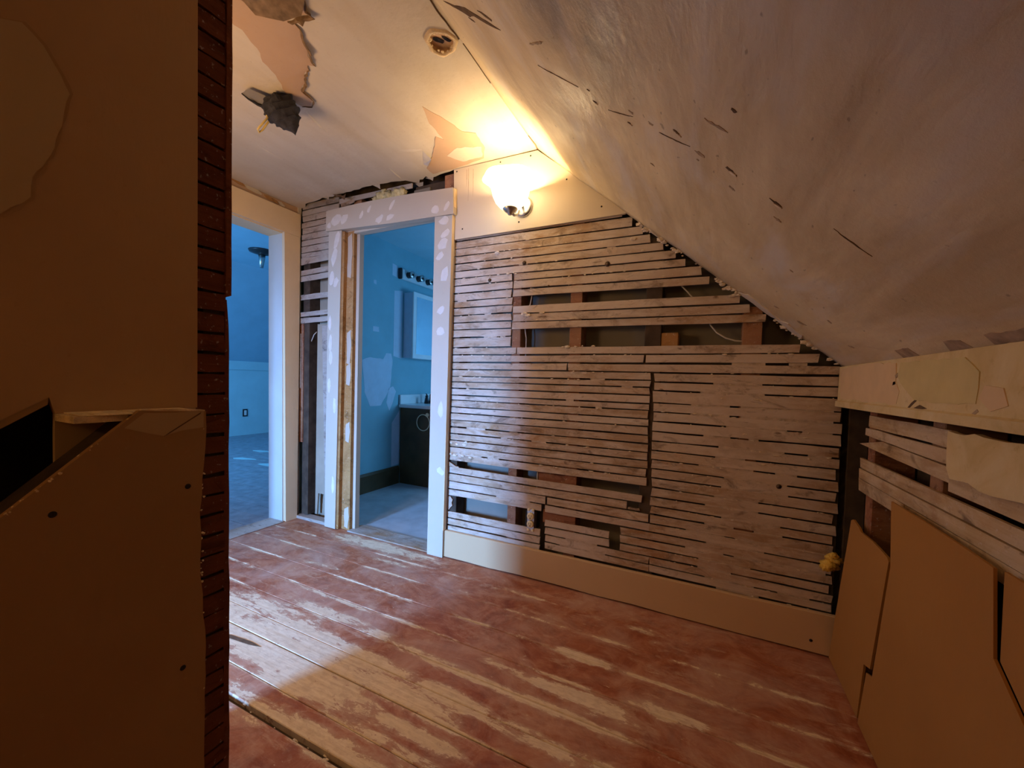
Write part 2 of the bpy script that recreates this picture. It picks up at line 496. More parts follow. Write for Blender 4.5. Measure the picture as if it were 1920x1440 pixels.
def b_tube(bm, pts, rad, seg=8, cap=True):
    pts = [Vector(p) for p in pts]
    prev = None
    up = Vector((0.13, 0.21, 0.97))
    for q, p in enumerate(pts):
        d = (pts[min(q + 1, len(pts) - 1)] - pts[max(q - 1, 0)]).normalized()
        s = d.cross(up)
        if s.length < 1e-3:
            s = d.cross(Vector((1, 0, 0)))
        s.normalize()
        t = s.cross(d)
        rr = rad[q] if isinstance(rad, (list, tuple)) else rad
        ring = [bm.verts.new(p + (s * math.cos(2 * PI * a / seg) + t * math.sin(2 * PI * a / seg)) * rr) for a in range(seg)]
        if prev:
            for a in range(seg):
                bm.faces.new((prev[a], prev[(a + 1) % seg], ring[(a + 1) % seg], ring[a]))
        elif cap:
            bm.faces.new(ring)
        prev = ring
    if cap:
        bm.faces.new(prev)
    return bm

def tube(name, pts, rad, m, parent=None, seg=8):
    return new_obj(name, b_tube(bmesh.new(), pts, rad, seg), m, parent, True)

def b_lathe(bm, prof, origin, axis='z', seg=24, closed=False, wob=None):
    """prof: (radius, height) pairs turned about the axis through origin"""
    o = Vector(origin)
    rings = []
    for (r, h) in prof:
        ring = []
        for a in range(seg):
            an = 2 * PI * a / seg
            rr = r * (wob(an, h) if wob else 1)
            c, s = rr * math.cos(an), rr * math.sin(an)
            v = {'z': (c, s, h), 'y': (c, h, s), 'x': (h, c, s)}[axis]
            ring.append(bm.verts.new(o + Vector(v)))
        rings.append(ring)
    for p, q in zip(rings, rings[1:]):
        for a in range(seg):
            bm.faces.new((p[a], p[(a + 1) % seg], q[(a + 1) % seg], q[a]))
    if not closed:
        bm.faces.new(rings[0]); bm.faces.new(rings[-1])
    return bm

def lathe(name, prof, origin, m, parent=None, axis='z', seg=24, closed=False, wob=None):
    return new_obj(name, b_lathe(bmesh.new(), prof, origin, axis, seg, closed, wob), m, parent, True)

def b_blob(bm, c, r, seed=0, amp=0.35, sub=2, scale=(1, 1, 1), freq=2.0):
    res = bmesh.ops.create_icosphere(bm, subdivisions=sub, radius=1.0)
    for v in res['verts']:
        k = 1 + amp * mnoise.noise(v.co * freq + Vector((seed * 3.7, seed * 1.3, seed)))
        v.co = Vector(c) + Vector((v.co.x * scale[0], v.co.y * scale[1], v.co.z * scale[2])) * r * k
    return bm

# ---------------------------------------------------------------- laths
def lath(parent, axis, a0, a1, zl, zr, front, m, th=0.007, seg=5, name='lath', seed=None):
    """a lath along axis 'x' (front = y of its face) or 'y' (front = x of its face, body behind)"""
    r = random.Random(seed if seed is not None else rnd.random())
    bm = bmesh.new()
    sgn = 1
    prev = None
    f0 = front + r.uniform(-0.0012, 0.0012)
    tw = r.uniform(-0.001, 0.001)
    for q in range(seg + 1):
        k = q / seg
        a = a0 + (a1 - a0) * k
        ztop = zl[0] + (zr[0] - zl[0]) * k + r.uniform(-0.0015, 0.0015)
        zbot = zl[1] + (zr[1] - zl[1]) * k + r.uniform(-0.0015, 0.0015)
        ff = f0 + r.uniform(-0.0008, 0.0008)
        e = r.uniform(-0.003, 0.003) if q in (0, seg) else 0
        e2 = r.uniform(-0.003, 0.003) if q in (0, seg) else 0
        co = [(a + e, ff + tw, ztop), (a + e2, ff - tw, zbot), (a + e2, ff + th, zbot), (a + e, ff + th, ztop)]
        if axis == 'y':
            co = [(c[1], c[0], c[2]) for c in co]
        ring = [bm.verts.new(c) for c in co]
        if prev:
            for s in range(4):
                bm.faces.new((prev[s], prev[(s + 1) % 4], ring[(s + 1) % 4], ring[s]))
        else:
            bm.faces.new(ring)
        prev = ring
    bm.faces.new(prev)
    return new_obj(name, bm, m, parent)

G2 = 0.0033     # half the gap between laths
HZ = 2.215      # ceiling height
BY = 1.925      # face of the back wall's laths
KX = 0.485      # face of the knee wall's laths
def XS(z):      # where the slope is at height z
    return -0.81 + (HZ - z) * 1.164

# ================================================================ SETTING
# ---- floor
floor = empty('floor')
tag(floor, 'plank floor with flaking red paint worn to bare wood', 'floor', kind='structure')
seams = [-2.2, -1.9, -1.6, -1.3, -1.0, -0.7, -0.42, -0.16, 0.06, 0.25, 0.42, 0.585, 0.742, 0.832, 0.968, 1.06, 1.178, 1.31, 1.45, 1.60, 1.75, 1.94]
for q in range(len(seams) - 1):
    y0, y1 = seams[q], seams[q + 1]
    g0 = 0.0105 if abs(y0 - 0.742) < 1e-6 else (0.0022 if abs(y0 - 0.968) < 1e-6 else 0.0009)
    g1 = 0.0105 if abs(y1 - 0.742) < 1e-6 else (0.0022 if abs(y1 - 0.968) < 1e-6 else 0.0009)
    top = rnd.uniform(-0.0012, 0.0)
    c = 0.002
    ya, yb = y0 + g0, y1 - g1
    x1 = 0.60
    bm = bmesh.new()
    n = 9 if (g0 > 0.005 or g1 > 0.005) else 2
    prev = None
    for s in range(n):
        k = s / (n - 1)
        x = -2.66 + (x1 + 2.66) * k
        j0 = rnd.uniform(-0.004, 0.004) if g0 > 0.005 else 0
        j1 = rnd.uniform(-0.004, 0.004) if g1 > 0.005 else 0
        ring = [bm.verts.new(v) for v in ((x, ya + j0, -0.022), (x, ya + j0, top - c), (x, ya + j0 + c, top), (x, yb + j1 - c, top), (x, yb + j1, top - c), (x, yb + j1, -0.022))]
        if prev:
            for e in range(6):
                bm.faces.new((prev[e], prev[(e + 1) % 6], ring[(e + 1) % 6], ring[e]))
        else:
            bm.faces.new(ring)
        prev = ring
    bm.faces.new(prev)
    new_obj('plank', bm, 'floor', floor)
box('subfloor', -2.66, 0.60, -2.2, 1.94, -0.06, -0.023, 'dark', floor)
bm = bmesh.new()                       # splinters and debris in the open seam
for q in range(24):
    x = rnd.uniform(-1.3, -0.6)
    b_blob(bm, (x, 0.742 + rnd.uniform(-0.009, 0.009), -0.012 + rnd.uniform(-0.004, 0.004)), rnd.uniform(0.002, 0.005), q, 0.5, 1, (1.8, 0.8, 0.6))
tag(new_obj('seam_debris', bm, 'crumb', floor), kind='stuff')
prism('plank_hole', 'z', [(-1.68, 0.905), (-1.625, 0.906), (-1.52, 0.918), (-1.47, 0.931), (-1.53, 0.933), (-1.64, 0.921)], -0.0012, 0.0006, 'crack', floor)

# ---- flat ceiling with a round opening
ceil = empty('ceiling')
tag(ceil, 'flat cream plaster ceiling, stained and peeling', 'ceiling', kind='structure')
back_edge = [(-2.66, 1.93), (-2.58, 1.93), (-2.519, 1.887), (-2.40, 1.882), (-2.30, 1.868), (-2.25, 1.886), (-2.177, 1.871), (-2.08, 1.878), (-1.97, 1.868), (-1.872, 1.868), (-1.78, 1.885),
             (-1.72, 1.89), (-1.655, 1.905), (-1.62, 1.945), (-1.60, 1.965), (-1.57, 1.93), (-1.55, 1.935), (-1.512, 1.913), (-1.503, 1.94), (-1.42, 1.928), (-1.316, 1.918), (-1.30, 1.935), (-0.81, 1.935)]
outer = ragged(back_edge, 0.006, 0.03, 3) + [(-0.81, -1.7), (-2.66, -2.2)]
HC = (-0.878, 1.182)
bm = bmesh.new()
def ceil_loop(pts, z):
    vs = [bm.verts.new((p[0], p[1], z)) for p in pts]
    es = [bm.edges.new((vs[i], vs[(i + 1) % len(vs)])) for i in range(len(vs))]
    return vs, es
hole = [(HC[0] + 0.047 * math.cos(2 * PI * a / 20), HC[1] + 0.047 * math.sin(2 * PI * a / 20)) for a in range(20)]
lo, le = ceil_loop(outer, HZ); ho, he = ceil_loop(hole, HZ)
bmesh.ops.triangle_fill(bm, use_beauty=True, use_dissolve=False, edges=le + he)
up1 = [bm.verts.new((v.co.x, v.co.y, HZ + 0.014)) for v in lo]
up2 = [bm.verts.new((v.co.x, v.co.y, HZ + 0.014)) for v in ho]
for A, B in ((lo, up1), (ho, up2)):
    for i in range(len(A)):
        j = (i + 1) % len(A)
        bm.faces.new((A[i], A[j], B[j], B[i]))
new_obj('plaster_skin', bm, 'ceiling', ceil)
box('attic_boards', -2.66, -0.70, -2.2, 2.06, 2.33, 2.35, 'dark', ceil)

# brown patches where the paper has come off, and its curled edges
pA = [(-1.30, 0.70), (-1.42, 0.74), (-1.48, 0.831), (-1.474, 0.855), (-1.504, 0.925), (-1.548, 0.972), (-1.566, 1.036), (-1.611, 1.095), (-1.640, 1.130), (-1.636, 1.204),
      (-1.598, 1.221), (-1.557, 1.194), (-1.552, 1.174), (-1.549, 1.133), (-1.499, 1.114), (-1.462, 1.082), (-1.421, 1.073), (-1.404, 1.054), (-1.382, 1.072), (-1.378, 1.048),
      (-1.342, 1.006), (-1.312, 0.957), (-1.287, 0.933), (-1.285, 0.913), (-1.300, 0.899), (-1.260, 0.900), (-1.203, 0.913), (-1.210, 0.894), (-1.179, 0.870), (-1.15, 0.80), (-1.18, 0.70)]
prism('torn_paper', 'z', ragged(pA, 0.005, 0.02, 5, True), HZ - 0.0022, HZ - 0.0002, 'brownpaper', ceil)
pB = [(-1.148, 1.42), (-1.114, 1.507), (-1.083, 1.639), (-1.03, 1.675), (-1.05, 1.80), (-1.101, 1.88), (-1.297, 1.905), (-1.452, 1.905), (-1.449, 1.84), (-1.347, 1.757), (-1.224, 1.62), (-1.203, 1.659), (-1.191, 1.524)]
prism('torn_paper', 'z', ragged(pB, 0.004, 0.025, 6, True), HZ - 0.0022, HZ - 0.0002, 'brownpaper', ceil)
prism('torn_paper', 'z', ragged([(-1.27, 1.78), (-1.18, 1.74), (-1.06, 1.78), (-1.10, 1.86), (-1.22, 1.86)], 0.004, 0.02, 9, True), HZ - 0.0036, HZ - 0.0024, 'ceiling', ceil)

def curl(pts, drop, m, seed):
    """a strip hanging from the torn edge and rolled outwards"""
    r = random.Random(seed)
    bm = bmesh.new()
    rows = []
    P = ragged(pts, 0.003, 0.012, seed)
    for q, p in enumerate(P):
        a = Vector(P[max(0, q - 1)]); b = Vector(P[min(len(P) - 1, q + 1)])
        d = (b - a).normalized()
        nrm = Vector((d.y, -d.x))
        k = math.sin(PI * q / (len(P) - 1)) * r.uniform(0.5, 1.2)
        dd = drop * k + 0.002
        rows.append([bm.verts.new((p[0] + nrm.x * o, p[1] + nrm.y * o, HZ - h)) for (o, h) in ((0, 0.0022), (0.2 * dd, 0.7 * dd + 0.002), (0.8 * dd, dd + 0.002), (0.8 * dd + 0.001, dd + 0.0005))])
    for A, B in zip(rows, rows[1:]):
        for s in range(3):
            bm.faces.new((A[s], A[s + 1], B[s + 1], B[s]))
    return new_obj('curled_edge', bm, m, ceil)
curl([(-1.285, 0.913), (-1.287, 0.933), (-1.312, 0.957), (-1.342, 1.006), (-1.378, 1.048), (-1.382, 1.072)], 0.016, 'curl', 1)
curl([(-1.404, 1.054), (-1.421, 1.073), (-1.462, 1.082), (-1.499, 1.114), (-1.549, 1.133), (-1.552, 1.174), (-1.557, 1.194), (-1.598, 1.221), (-1.636, 1.204)], 0.010, 'curl', 2)
curl([(-1.179, 0.87), (-1.21, 0.894), (-1.203, 0.913), (-1.26, 0.9), (-1.30, 0.899)], 0.018, 'curl', 3)
# the dark hanging tongue of paper near the top of the ceiling tear
bm = bmesh.new()
T = [((-1.36, 0.74, HZ - 0.002), (-1.36, 0.83, 2.200)), ((-1.26, 0.74, HZ - 0.002), (-1.28, 0.872, 2.185)), ((-1.20, 0.78, HZ - 0.002), (-1.21, 0.885, 2.188)), ((-1.15, 0.80, HZ - 0.002), (-1.165, 0.862, 2.198))]
vs = []
for a, b in T:
    a, b = Vector(a), Vector(b)
    vs.append([bm.verts.new(a), bm.verts.new((a + b) / 2 + Vector((0, 0.01, 0.004))), bm.verts.new(b)])
for A, B in zip(vs, vs[1:]):
    for s in range(2):
        bm.faces.new((A[s], A[s + 1], B[s + 1], B[s]))
bmesh.ops.solidify(bm, geom=list(bm.faces), thickness=0.002)
new_obj('hanging_paper', bm, 'smudge', ceil)
# small peels and creases
for q, (a, b, wd) in enumerate([((-2.119, 1.306), (-2.133, 1.453), 0.003), ((-1.652, 1.233), (-1.697, 1.385), 0.004), ((-1.647, 1.755), (-1.664, 1.901), 0.003), ((-1.474, 1.642), (-1.357, 1.685), 0.006)]):
    bm = bmesh.new()
    A, B = Vector((*a, 0)), Vector((*b, 0))
    d = (B - A).normalized(); nn = Vector((-d.y, d.x, 0)) * wd
    for k in range(6):
        p = A + (B - A) * (k / 5)
        s = math.sin(PI * k / 5)
        for (o, h) in ((-1, 0.0004), (1, 0.0008 + 0.004 * s), (1.2, 0.0004)):
            bm.verts.new(p + nn * o * (0.3 + s) + Vector((0, 0, HZ - h)))
    bm.verts.ensure_lookup_table()
    for k in range(5):
        for s in range(2):
            bm.faces.new([bm.verts[i] for i in (k * 3 + s, k * 3 + s + 1, k * 3 + s + 4, k * 3 + s + 3)])
    new_obj('paper_crease', bm, 'peel', ceil)
bm = bmesh.new()
for k, (p, dz) in enumerate([((-1.44, 1.80), 0.0), ((-1.36, 1.69), 0.0), ((-1.355, 1.76), 0.012), ((-1.41, 1.80), 0.016)]):
    bm.verts.new((p[0], p[1], HZ - 0.001 - dz))
bm.verts.ensure_lookup_table()
bm.faces.new(list(bm.verts))
new_obj('peeled_flap', bm, 'peel', ceil)
# hanging scraps along the back edge
for q, (x, y, dx, dy, dz) in enumerate([(-2.19, 1.872, 0.055, -0.02, 0.045), (-1.60, 1.96, 0.02, 0.015, 0.05), (-1.50, 1.93, 0.02, 0.01, 0.02), (-2.30, 1.87, 0.03, 0.0, 0.02), (-1.86, 1.87, 0.03, 0.01, 0.03)]):
    bm = bmesh.new()
    for v in ((x - 0.03, y, HZ + 0.002), (x + 0.03, y + 0.004, HZ + 0.002), (x + dx, y + dy, HZ - dz), (x + dx * 0.3, y + dy * 0.5, HZ - dz * 0.55)):
        bm.verts.new(v)
    bm.verts.ensure_lookup_table()
    bm.faces.new(list(bm.verts))
    bmesh.ops.solidify(bm, geom=list(bm.faces), thickness=0.002)
    new_obj('hanging_scrap', bm, 'peel' if q else 'crack', ceil)

prism('hanging_scrap', 'y', [(-2.225, 2.216), (-2.20, 2.212), (-2.128, 2.19), (-2.108, 2.20), (-2.118, 2.165), (-2.15, 2.18)], 1.862, 1.865, 'crack', ceil)

# ---- sloped ceiling
slope = empty('ceiling_slope')
tag(slope, 'long slanting plaster roof ceiling, scuffed and patched', 'ceiling', kind='structure')
SN = Vector((-1.1, 0, -1.28)).normalized()     # into the room
SD = Vector((1.28, 0, -1.1)).normalized()      # down the slope
S0 = Vector((-0.81, 0, HZ))
SL = Vector((1.28, 0, -1.1)).length
def sp(u, y, h=0.0):
    return S0 + SD * u + Vector((0, y, 0)) + SN * h
bm = bmesh.new()
nu, nv = 44, 70
edge_r = random.Random(21)
ej = [edge_r.uniform(-0.006, 0.006) for _ in range(nu + 1)]
grid = []
for i in range(nu + 1):
    row = []
    u = SL * 1.02 * i / nu
    for j in range(nv + 1):
        y = -1.7 + (1.921 + ej[i] * (1 if u > 0.62 else 0.3) + 1.7) * j / nv
        p = sp(u, y)
        h = 0.008 * mnoise.noise(Vector((u * 3, y * 1.6, 0.3))) + 0.004 * mnoise.noise(Vector((u * 9, y * 4, 2.3)))
        h *= min(1, 6 * i / nu, (nu - i) / nu * 6)
        row.append(bm.verts.new(p + SN * h))
    grid.append(row)
for i in range(nu):
    for j in range(nv):
        bm.faces.new((grid[i][j], grid[i + 1][j], grid[i + 1][j + 1], grid[i][j + 1]))
ext = bmesh.ops.extrude_face_region(bm, geom=list(bm.faces))
for v in [g for g in ext['geom'] if isinstance(g, bmesh.types.BMVert)]:
    v.co -= SN * 0.014
new_obj('plaster_skin', bm, 'slope', slope, True)
bm = bmesh.new()
q8 = [sp(-0.10, -1.7, -0.16), sp(SL * 1.25, -1.7, -0.16), sp(SL * 1.25, 2.06, -0.16), sp(-0.10, 2.06, -0.16)]
q8 += [v - SN * 0.02 for v in q8]
vs = [bm.verts.new(v) for v in q8]
for f in ((0, 1, 2, 3), (7, 6, 5, 4), (0, 4, 5, 1), (1, 5, 6, 2), (2, 6, 7, 3), (3, 7, 4, 0)):
    bm.faces.new([vs[i] for i in f])
new_obj('roof_boards', bm, 'dark', slope)
# rafter beside the back wall
bm = bmesh.new()
q8 = [sp(0.3, 1.955, -0.02), sp(SL * 1.1, 1.955, -0.02), sp(SL * 1.1, 1.995, -0.02), sp(0.3, 1.995, -0.02)]
q8 += [v - SN * 0.10 for v in q8]
vs = [bm.verts.new(v) for v in q8]
for f in ((0, 1, 2, 3), (7, 6, 5, 4), (0, 4, 5, 1), (1, 5, 6, 2), (2, 6, 7, 3), (3, 7, 4, 0)):
    bm.faces.new([vs[i] for i in f])
new_obj('rafter', bm, 'dark', slope)
def us(x):     # world x on the slope -> distance down it
    return (x + 0.81) / SD.x
def slope_poly(name, pts, m, h=0.0012, base=-0.006):
    """pts are (x, y) in world; laid on the slope's surface"""
    bm = bmesh.new()
    lo = []; hi = []
    for (x, y) in pts:
        u = us(x)
        hh = 0.008 * mnoise.noise(Vector((u * 3, y * 1.6, 0.3))) + 0.004 * mnoise.noise(Vector((u * 9, y * 4, 2.3)))
        i = u / (SL * 1.02)
        hh *= max(0, min(1, 6 * i, (1 - i) * 6))
        lo.append(bm.verts.new(sp(u, y, hh - 0.002))); hi.append(bm.verts.new(sp(u, y, hh + h)))
    bm.faces.new(hi)
    for k in range(len(pts)):
        j = (k + 1) % len(pts)
        bm.faces.new((lo[k], lo[j], hi[j], hi[k]))
    bmesh.ops.triangulate(bm, faces=[f for f in bm.faces if len(f.verts) > 4])
    return new_obj(name, bm, m, slope)
slope_poly('torn_crack', ragged([(-0.736, 0.999), (-0.688, 0.988), (-0.640, 0.968), (-0.600, 0.970), (-0.559, 0.972), (-0.53, 0.977), (-0.565, 0.984), (-0.62, 0.985), (-0.645, 1.004), (-0.671, 0.998), (-0.70, 0.999)], 0.0015, 0.012, 4, True), 'crack')
slope_poly('gouge', ragged([(-0.585, 0.944), (-0.570, 0.940), (-0.543, 0.950), (-0.546, 0.957), (-0.565, 0.952)], 0.002, 0.01, 8, True), 'crack')
slope_poly('gouge', [(-0.655, 1.010), (-0.640, 1.012), (-0.637, 1.018), (-0.648, 1.017)], 'crack')
for q, (x, y, rx, ry) in enumerate([(-0.285, 1.051, .006, .005), (-0.182, 0.993, .007, .005), (-0.196, 1.053, .005, .004), (-0.138, 0.998, .008, .005), (-0.076, 0.964, .009, .005), (-0.030, 0.998, .012, .006),
                                    (0.032, 0.991, .014, .007), (0.039, 1.062, .012, .006), (0.122, 0.999, .014, .007), (0.134, 1.068, .010, .006), (-0.29, 1.006, .004, .003), (-0.035, 1.03, .004, .003), (0.026, 0.784, .006, .005),
                                    (0.33, 1.50, .012, .005), (0.20, 1.30, .005, .004), (-0.16, 1.22, .006, .004), (0.41, 1.60, .006, .014), (0.30, 1.72, .010, .02), (0.225, 1.75, .008, .014)]):
    slope_poly('plaster_pit', blob_pts(x, y, rx * 0.75, ry * 0.8, 0.5, 12, 0.5, q), 'crack' if q % 2 == 0 and q < 14 else 'smudge')
    if q < 10 and q % 2 == 0:
        slope_poly('plaster_pit', blob_pts(x + 0.004, y + 0.004, rx * 0.5, ry * 0.6, 0.3, 6, 0.3, q + 50), 'crumb', 0.0024)
for q, (a, b, wd) in enumerate([((-0.44, 1.032), (-0.32, 1.02), 0.0018), ((-0.25, 1.05), (-0.18, 1.01), 0.0018), ((-0.12, 1.012), (-0.05, 0.99), 0.0018), ((0.211, 0.96), (0.275, 0.978), 0.0022), ((-0.43, 0.95), (-0.37, 0.90), 0.004), ((-0.02, 0.852), (0.02, 0.86), 0.007), ((0.10, 1.93), (0.14, 1.86), 0.006)]):
    A, B = Vector(a), Vector(b)
    d = (B - A).normalized(); nn = Vector((-d.y, d.x)) * wd
    pts = [tuple(A), tuple(A.lerp(B, 0.3) + nn * 0.8), tuple(A.lerp(B, 0.65) + nn * 0.6), tuple(B), tuple(A.lerp(B, 0.6) - nn * 0.7), tuple(A.lerp(B, 0.3) - nn * 0.5)]
    slope_poly('plaster_crack', ragged(pts, wd * 0.7, 0.006, 900 + q, True), 'crack' if q in (0, 1, 2, 3) else 'smudge')
# crack along the fold between flat ceiling and slope
bm = bmesh.new()
pts = ragged([(-0.813, 0.98), (-0.817, 1.093), (-0.815, 1.15), (-0.812, 1.195)], 0.002, 0.02, 31)
for rr, seq in ((0.0028, pts), (0.0022, ragged([(-0.806, 1.213), (-0.806, 1.293), (-0.808, 1.351), (-0.81, 1.42)], 0.001, 0.02, 32)), (0.003, ragged([(-0.80, 1.78), (-0.79, 1.85), (-0.81, 1.915)], 0.002, 0.02, 33))):
    b_tube(bm, [(x, y, HZ - 0.001 - max(0, (x + 0.81)) * 0.86) for x, y in seq], rr, 5)
new_obj('fold_crack', bm, 'crack', slope)
# torn skin along the edge that meets the laths
for q, pts in enumerate([[(0.107, 1.92), (0.143, 1.85), (0.20, 1.86), (0.26, 1.88), (0.233, 1.925)], [(0.25, 1.92), (0.28, 1.84), (0.33, 1.86), (0.34, 1.92)], [(-0.28, 1.925), (-0.24, 1.905), (-0.20, 1.925)]]):
    slope_poly('torn_skin', ragged(pts, 0.004, 0.02, 40 + q, True), 'peel', 0.004)
bm = bmesh.new()
for q in range(46):
    x = rnd.uniform(-0.30, 0.46)
    z = HZ - (x + 0.81) * 0.859
    b_blob(bm, (x + rnd.uniform(-0.012, 0.0), 1.917 + rnd.uniform(-0.004, 0.004), z + rnd.uniform(-0.008, 0.004)), 0.003 + 0.011 * rnd.random() ** 2.5, q, 0.8, 2, (1.5, 0.8, 0.8), 3.0)
tag(new_obj('broken_plaster', bm, 'crumb', slope), kind='stuff')
# stains where the slope meets the rail
for q, pts in enumerate([[(1.395, 0), (1.31, 0), (1.312, 1), (1.385, 1)], [(1.175, 0), (1.095, 0), (1.10, .8), (1.15, 1)], [(1.03, 0), (0.90, 0), (0.90, .8), (1.02, .9)]]):
    slope_poly('edge_stain', ragged([(0.466 - (0.022 if v > 0 else 0.0) * (v if v else 1), y) for y, v in pts], 0.002, 0.02, 60 + q, True), 'smudge')

# ---- back wall
wall = box('wall_back', -1.31, 0.72, 2.025, 2.037, 0.0, 2.33, 'backboard')
tag(wall, 'back wall of bare wooden lath with a cream panel under the slope', 'wall', kind='structure')
for x0, x1, m in ((-1.31, -1.265, 'dark'), (-0.935, -0.885, 'stud'), (-0.615, -0.555, 'stud'), (-0.255, -0.185, 'dark'), (0.135, 0.205, 'stud'), (0.50, 0.56, 'dark')):
    box('stud', x0, x1, 1.935, 2.024, 0.02, min(2.30, XS(0) and HZ - (x1 + 0.81) * 0.859 + 0.02 if x0 > -0.8 else 2.30), m, wall, 0.002)
box('wood_block', -0.186, -0.112, 1.94, 2.02, 1.18, 1.266, 'rawwood', wall, 0.003)
box('wood_block', -0.765, -0.575, 1.945, 2.02, 0.46, 0.60, 'stud', wall, 0.003)
box('wood_block', -0.73, -0.59, 1.938, 2.02, 0.30, 0.37, 'stud', wall, 0.003)
box('sole_plate', -1.31, 0.56, 1.935, 2.024, 0.0, 0.05, 'dark', wall)

rows = []   # x0, x1, (top,bottom) left, (top,bottom) right, material
def row(x0, x1, zl, zr=None):
    zr = zr or zl
    lath(wall, 'x', x0, x1, (zl[0] - G2, zl[1] + G2), (zr[0] - G2, zr[1] + G2), BY, 'lath_x')
XL = -1.318
row(XL, XS(1.83) - 0.015, (1.852, 1.812), (1.845, 1.808))
A = [1.812, 1.770, 1.728, 1.686, 1.645, 1.603]
B = [1.806, 1.758, 1.715, 1.673, 1.632, 1.590]
for q in range(5):
    row(XL, XS((B[q] + B[q + 1]) / 2) - rnd.uniform(0.018, 0.05), (A[q], A[q + 1]), (B[q], B[q + 1]))
A = [1.603, 1.561, 1.519, 1.475, 1.436, 1.394, 1.352, 1.312, 1.268, 1.212]
for q in range(9):
    row(XL, -0.936 + rnd.uniform(-0.006, 0.004), (A[q], A[q + 1]))
for zl, zr in (((1.600, 1.562), (1.588, 1.550)), ((1.561, 1.517), (1.549, 1.505)), ((1.516, 1.476), (1.504, 1.466)), ((1.430, 1.387), (1.419, 1.377)), ((1.386, 1.344), (1.376, 1.334)), ((1.343, 1.303), (1.333, 1.294))):
    row(-0.926 + rnd.uniform(-0.004, 0.004), XS((zr[0] + zr[1]) / 2) - rnd.uniform(0.02, 0.045), zl, zr)
row(XL, -0.905, (1.212, 1.171)); row(-0.898, XS(1.19) - 0.05, (1.212, 1.170), (1.207, 1.168))
row(XL, -0.255, (1.170, 1.129), (1.168, 1.128)); row(-0.248, XS(1.15) - 0.035, (1.169, 1.128))
row(XL, -0.622, (1.128, 1.088)); row(-0.614, 0.462, (1.127, 1.087), (1.122, 1.083))
A = [1.087, 1.049, 1.018, 0.981, 0.942, 0.912, 0.873, 0.837, 0.798, 0.758, 0.719, 0.681, 0.642, 0.602, 0.561]
for q in range(14):
    row(XL, -0.220 + rnd.uniform(-0.004, 0.003) - 0.0004 * q, (A[q], A[q + 1]))
row(XL, -0.240, (0.529, 0.488), (0.520, 0.481))
row(XL, -0.305, (0.487, 0.444), (0.480, 0.440))
row(-0.302, -0.248, (0.455, 0.440))
row(XL, -0.712, (0.443, 0.398)); row(-0.704, -0.21, (0.440, 0.398), (0.437, 0.394))
row(XL, -0.738, (0.397, 0.357)); row(-0.712, -0.20, (0.397, 0.358), (0.393, 0.355))
row(-0.712, -0.387, (0.322, 0.284)); row(-0.712, -0.385, (0.283, 0.243))
row(-0.708, -0.20, (0.242, 0.205), (0.238, 0.202)); row(-0.708, -0.20, (0.204, 0.168), (0.201, 0.165))
row(XL, -0.738, (0.267, 0.227)); row(XL, -0.738, (0.226, 0.186)); row(XL, -0.74, (0.184, 0.150))
A = [1.086, 1.044, 1.004, 0.948, 0.906, 0.864, 0.818, 0.774, 0.731, 0.690, 0.648, 0.605, 0.562, 0.519, 0.476, 0.438]
B = [1.080, 1.040, 0.998, 0.944, 0.902, 0.858, 0.809, 0.766, 0.723, 0.678, 0.634, 0.594, 0.550, 0.508, 0.464, 0.428]
RB = []
for q in range(15):
    row(-0.206 + rnd.uniform(-0.004, 0.004) + 0.0004 * q, 0.474 + rnd.uniform(-0.012, 0.006), (A[q], A[q + 1]), (B[q], B[q + 1]))
    RB.append((A[q + 1], B[q + 1]))
A = [0.437, 0.394, 0.355]
B = [0.427, 0.388, 0.349]
for q in range(2):
    row(-0.203, 0.474 + rnd.uniform(-0.012, 0.006), (A[q], A[q + 1]), (B[q], B[q + 1]))
    RB.append((A[q + 1], B[q + 1]))
A = [0.354, 0.315, 0.276, 0.240]
B = [0.348, 0.310, 0.272, 0.236]
for q in range(3):
    row(-0.332, 0.474 + rnd.uniform(-0.012, 0.006), (A[q], A[q + 1]), (B[q], B[q + 1]))
    RB.append((A[q + 1], B[q + 1]))
for zl, zr in (((0.239, 0.203), (0.235, 0.200)), ((0.202, 0.166), (0.199, 0.164))):
    row(-0.196, 0.474, zl, zr)
    RB.append((zl[1], zr[1]))

# plaster left between the laths, crumbs on their edges
bm = bmesh.new()
pr = random.Random(11)
def key(x0, x1, z0, z1):
    n = max(2, int((x1 - x0) / 0.03))
    prev = None
    for s in range(n + 1):
        k = s / n
        x = x0 + (x1 - x0) * k
        z = z0 + (z1 - z0) * k
        hh = G2 + 0.0015 + pr.uniform(0, 0.0012)
        y = BY + 0.0006 + pr.uniform(-0.0006, 0.0014)
        ring = [bm.verts.new(c) for c in ((x, y, z + hh), (x, y, z - hh), (x, y + 0.006, z - hh), (x, y + 0.006, z + hh))]
        if prev:
            for e in range(4):
                bm.faces.new((prev[e], prev[(e + 1) % 4], ring[(e + 1) % 4], ring[e]))
        else:
            bm.faces.new(ring)
        prev = ring
    bm.faces.new(prev)
def zat(za, zb, x, xa=-0.206, xb=0.474):
    return za + (zb - za) * (x - xa) / (xb - xa)
for q, (za, zb) in enumerate(RB):
    spans = []
    a = pr.uniform(-0.02, 0.10)
    b = a + pr.uniform(0.10, 0.24)
    spans.append((a, min(b, 0.44)))
    if pr.random() < 0.45:
        c = b + pr.uniform(0.04, 0.10)
        if c < 0.38:
            spans.append((c, min(c + pr.uniform(0.03, 0.12), 0.45)))
    if q in (2, 3, 15, 17):
        spans = [(-0.05, 0.10), (0.14, 0.45)]
    for (a, b) in spans:
        key(a, b, zat(za, zb, a), zat(za, zb, b))
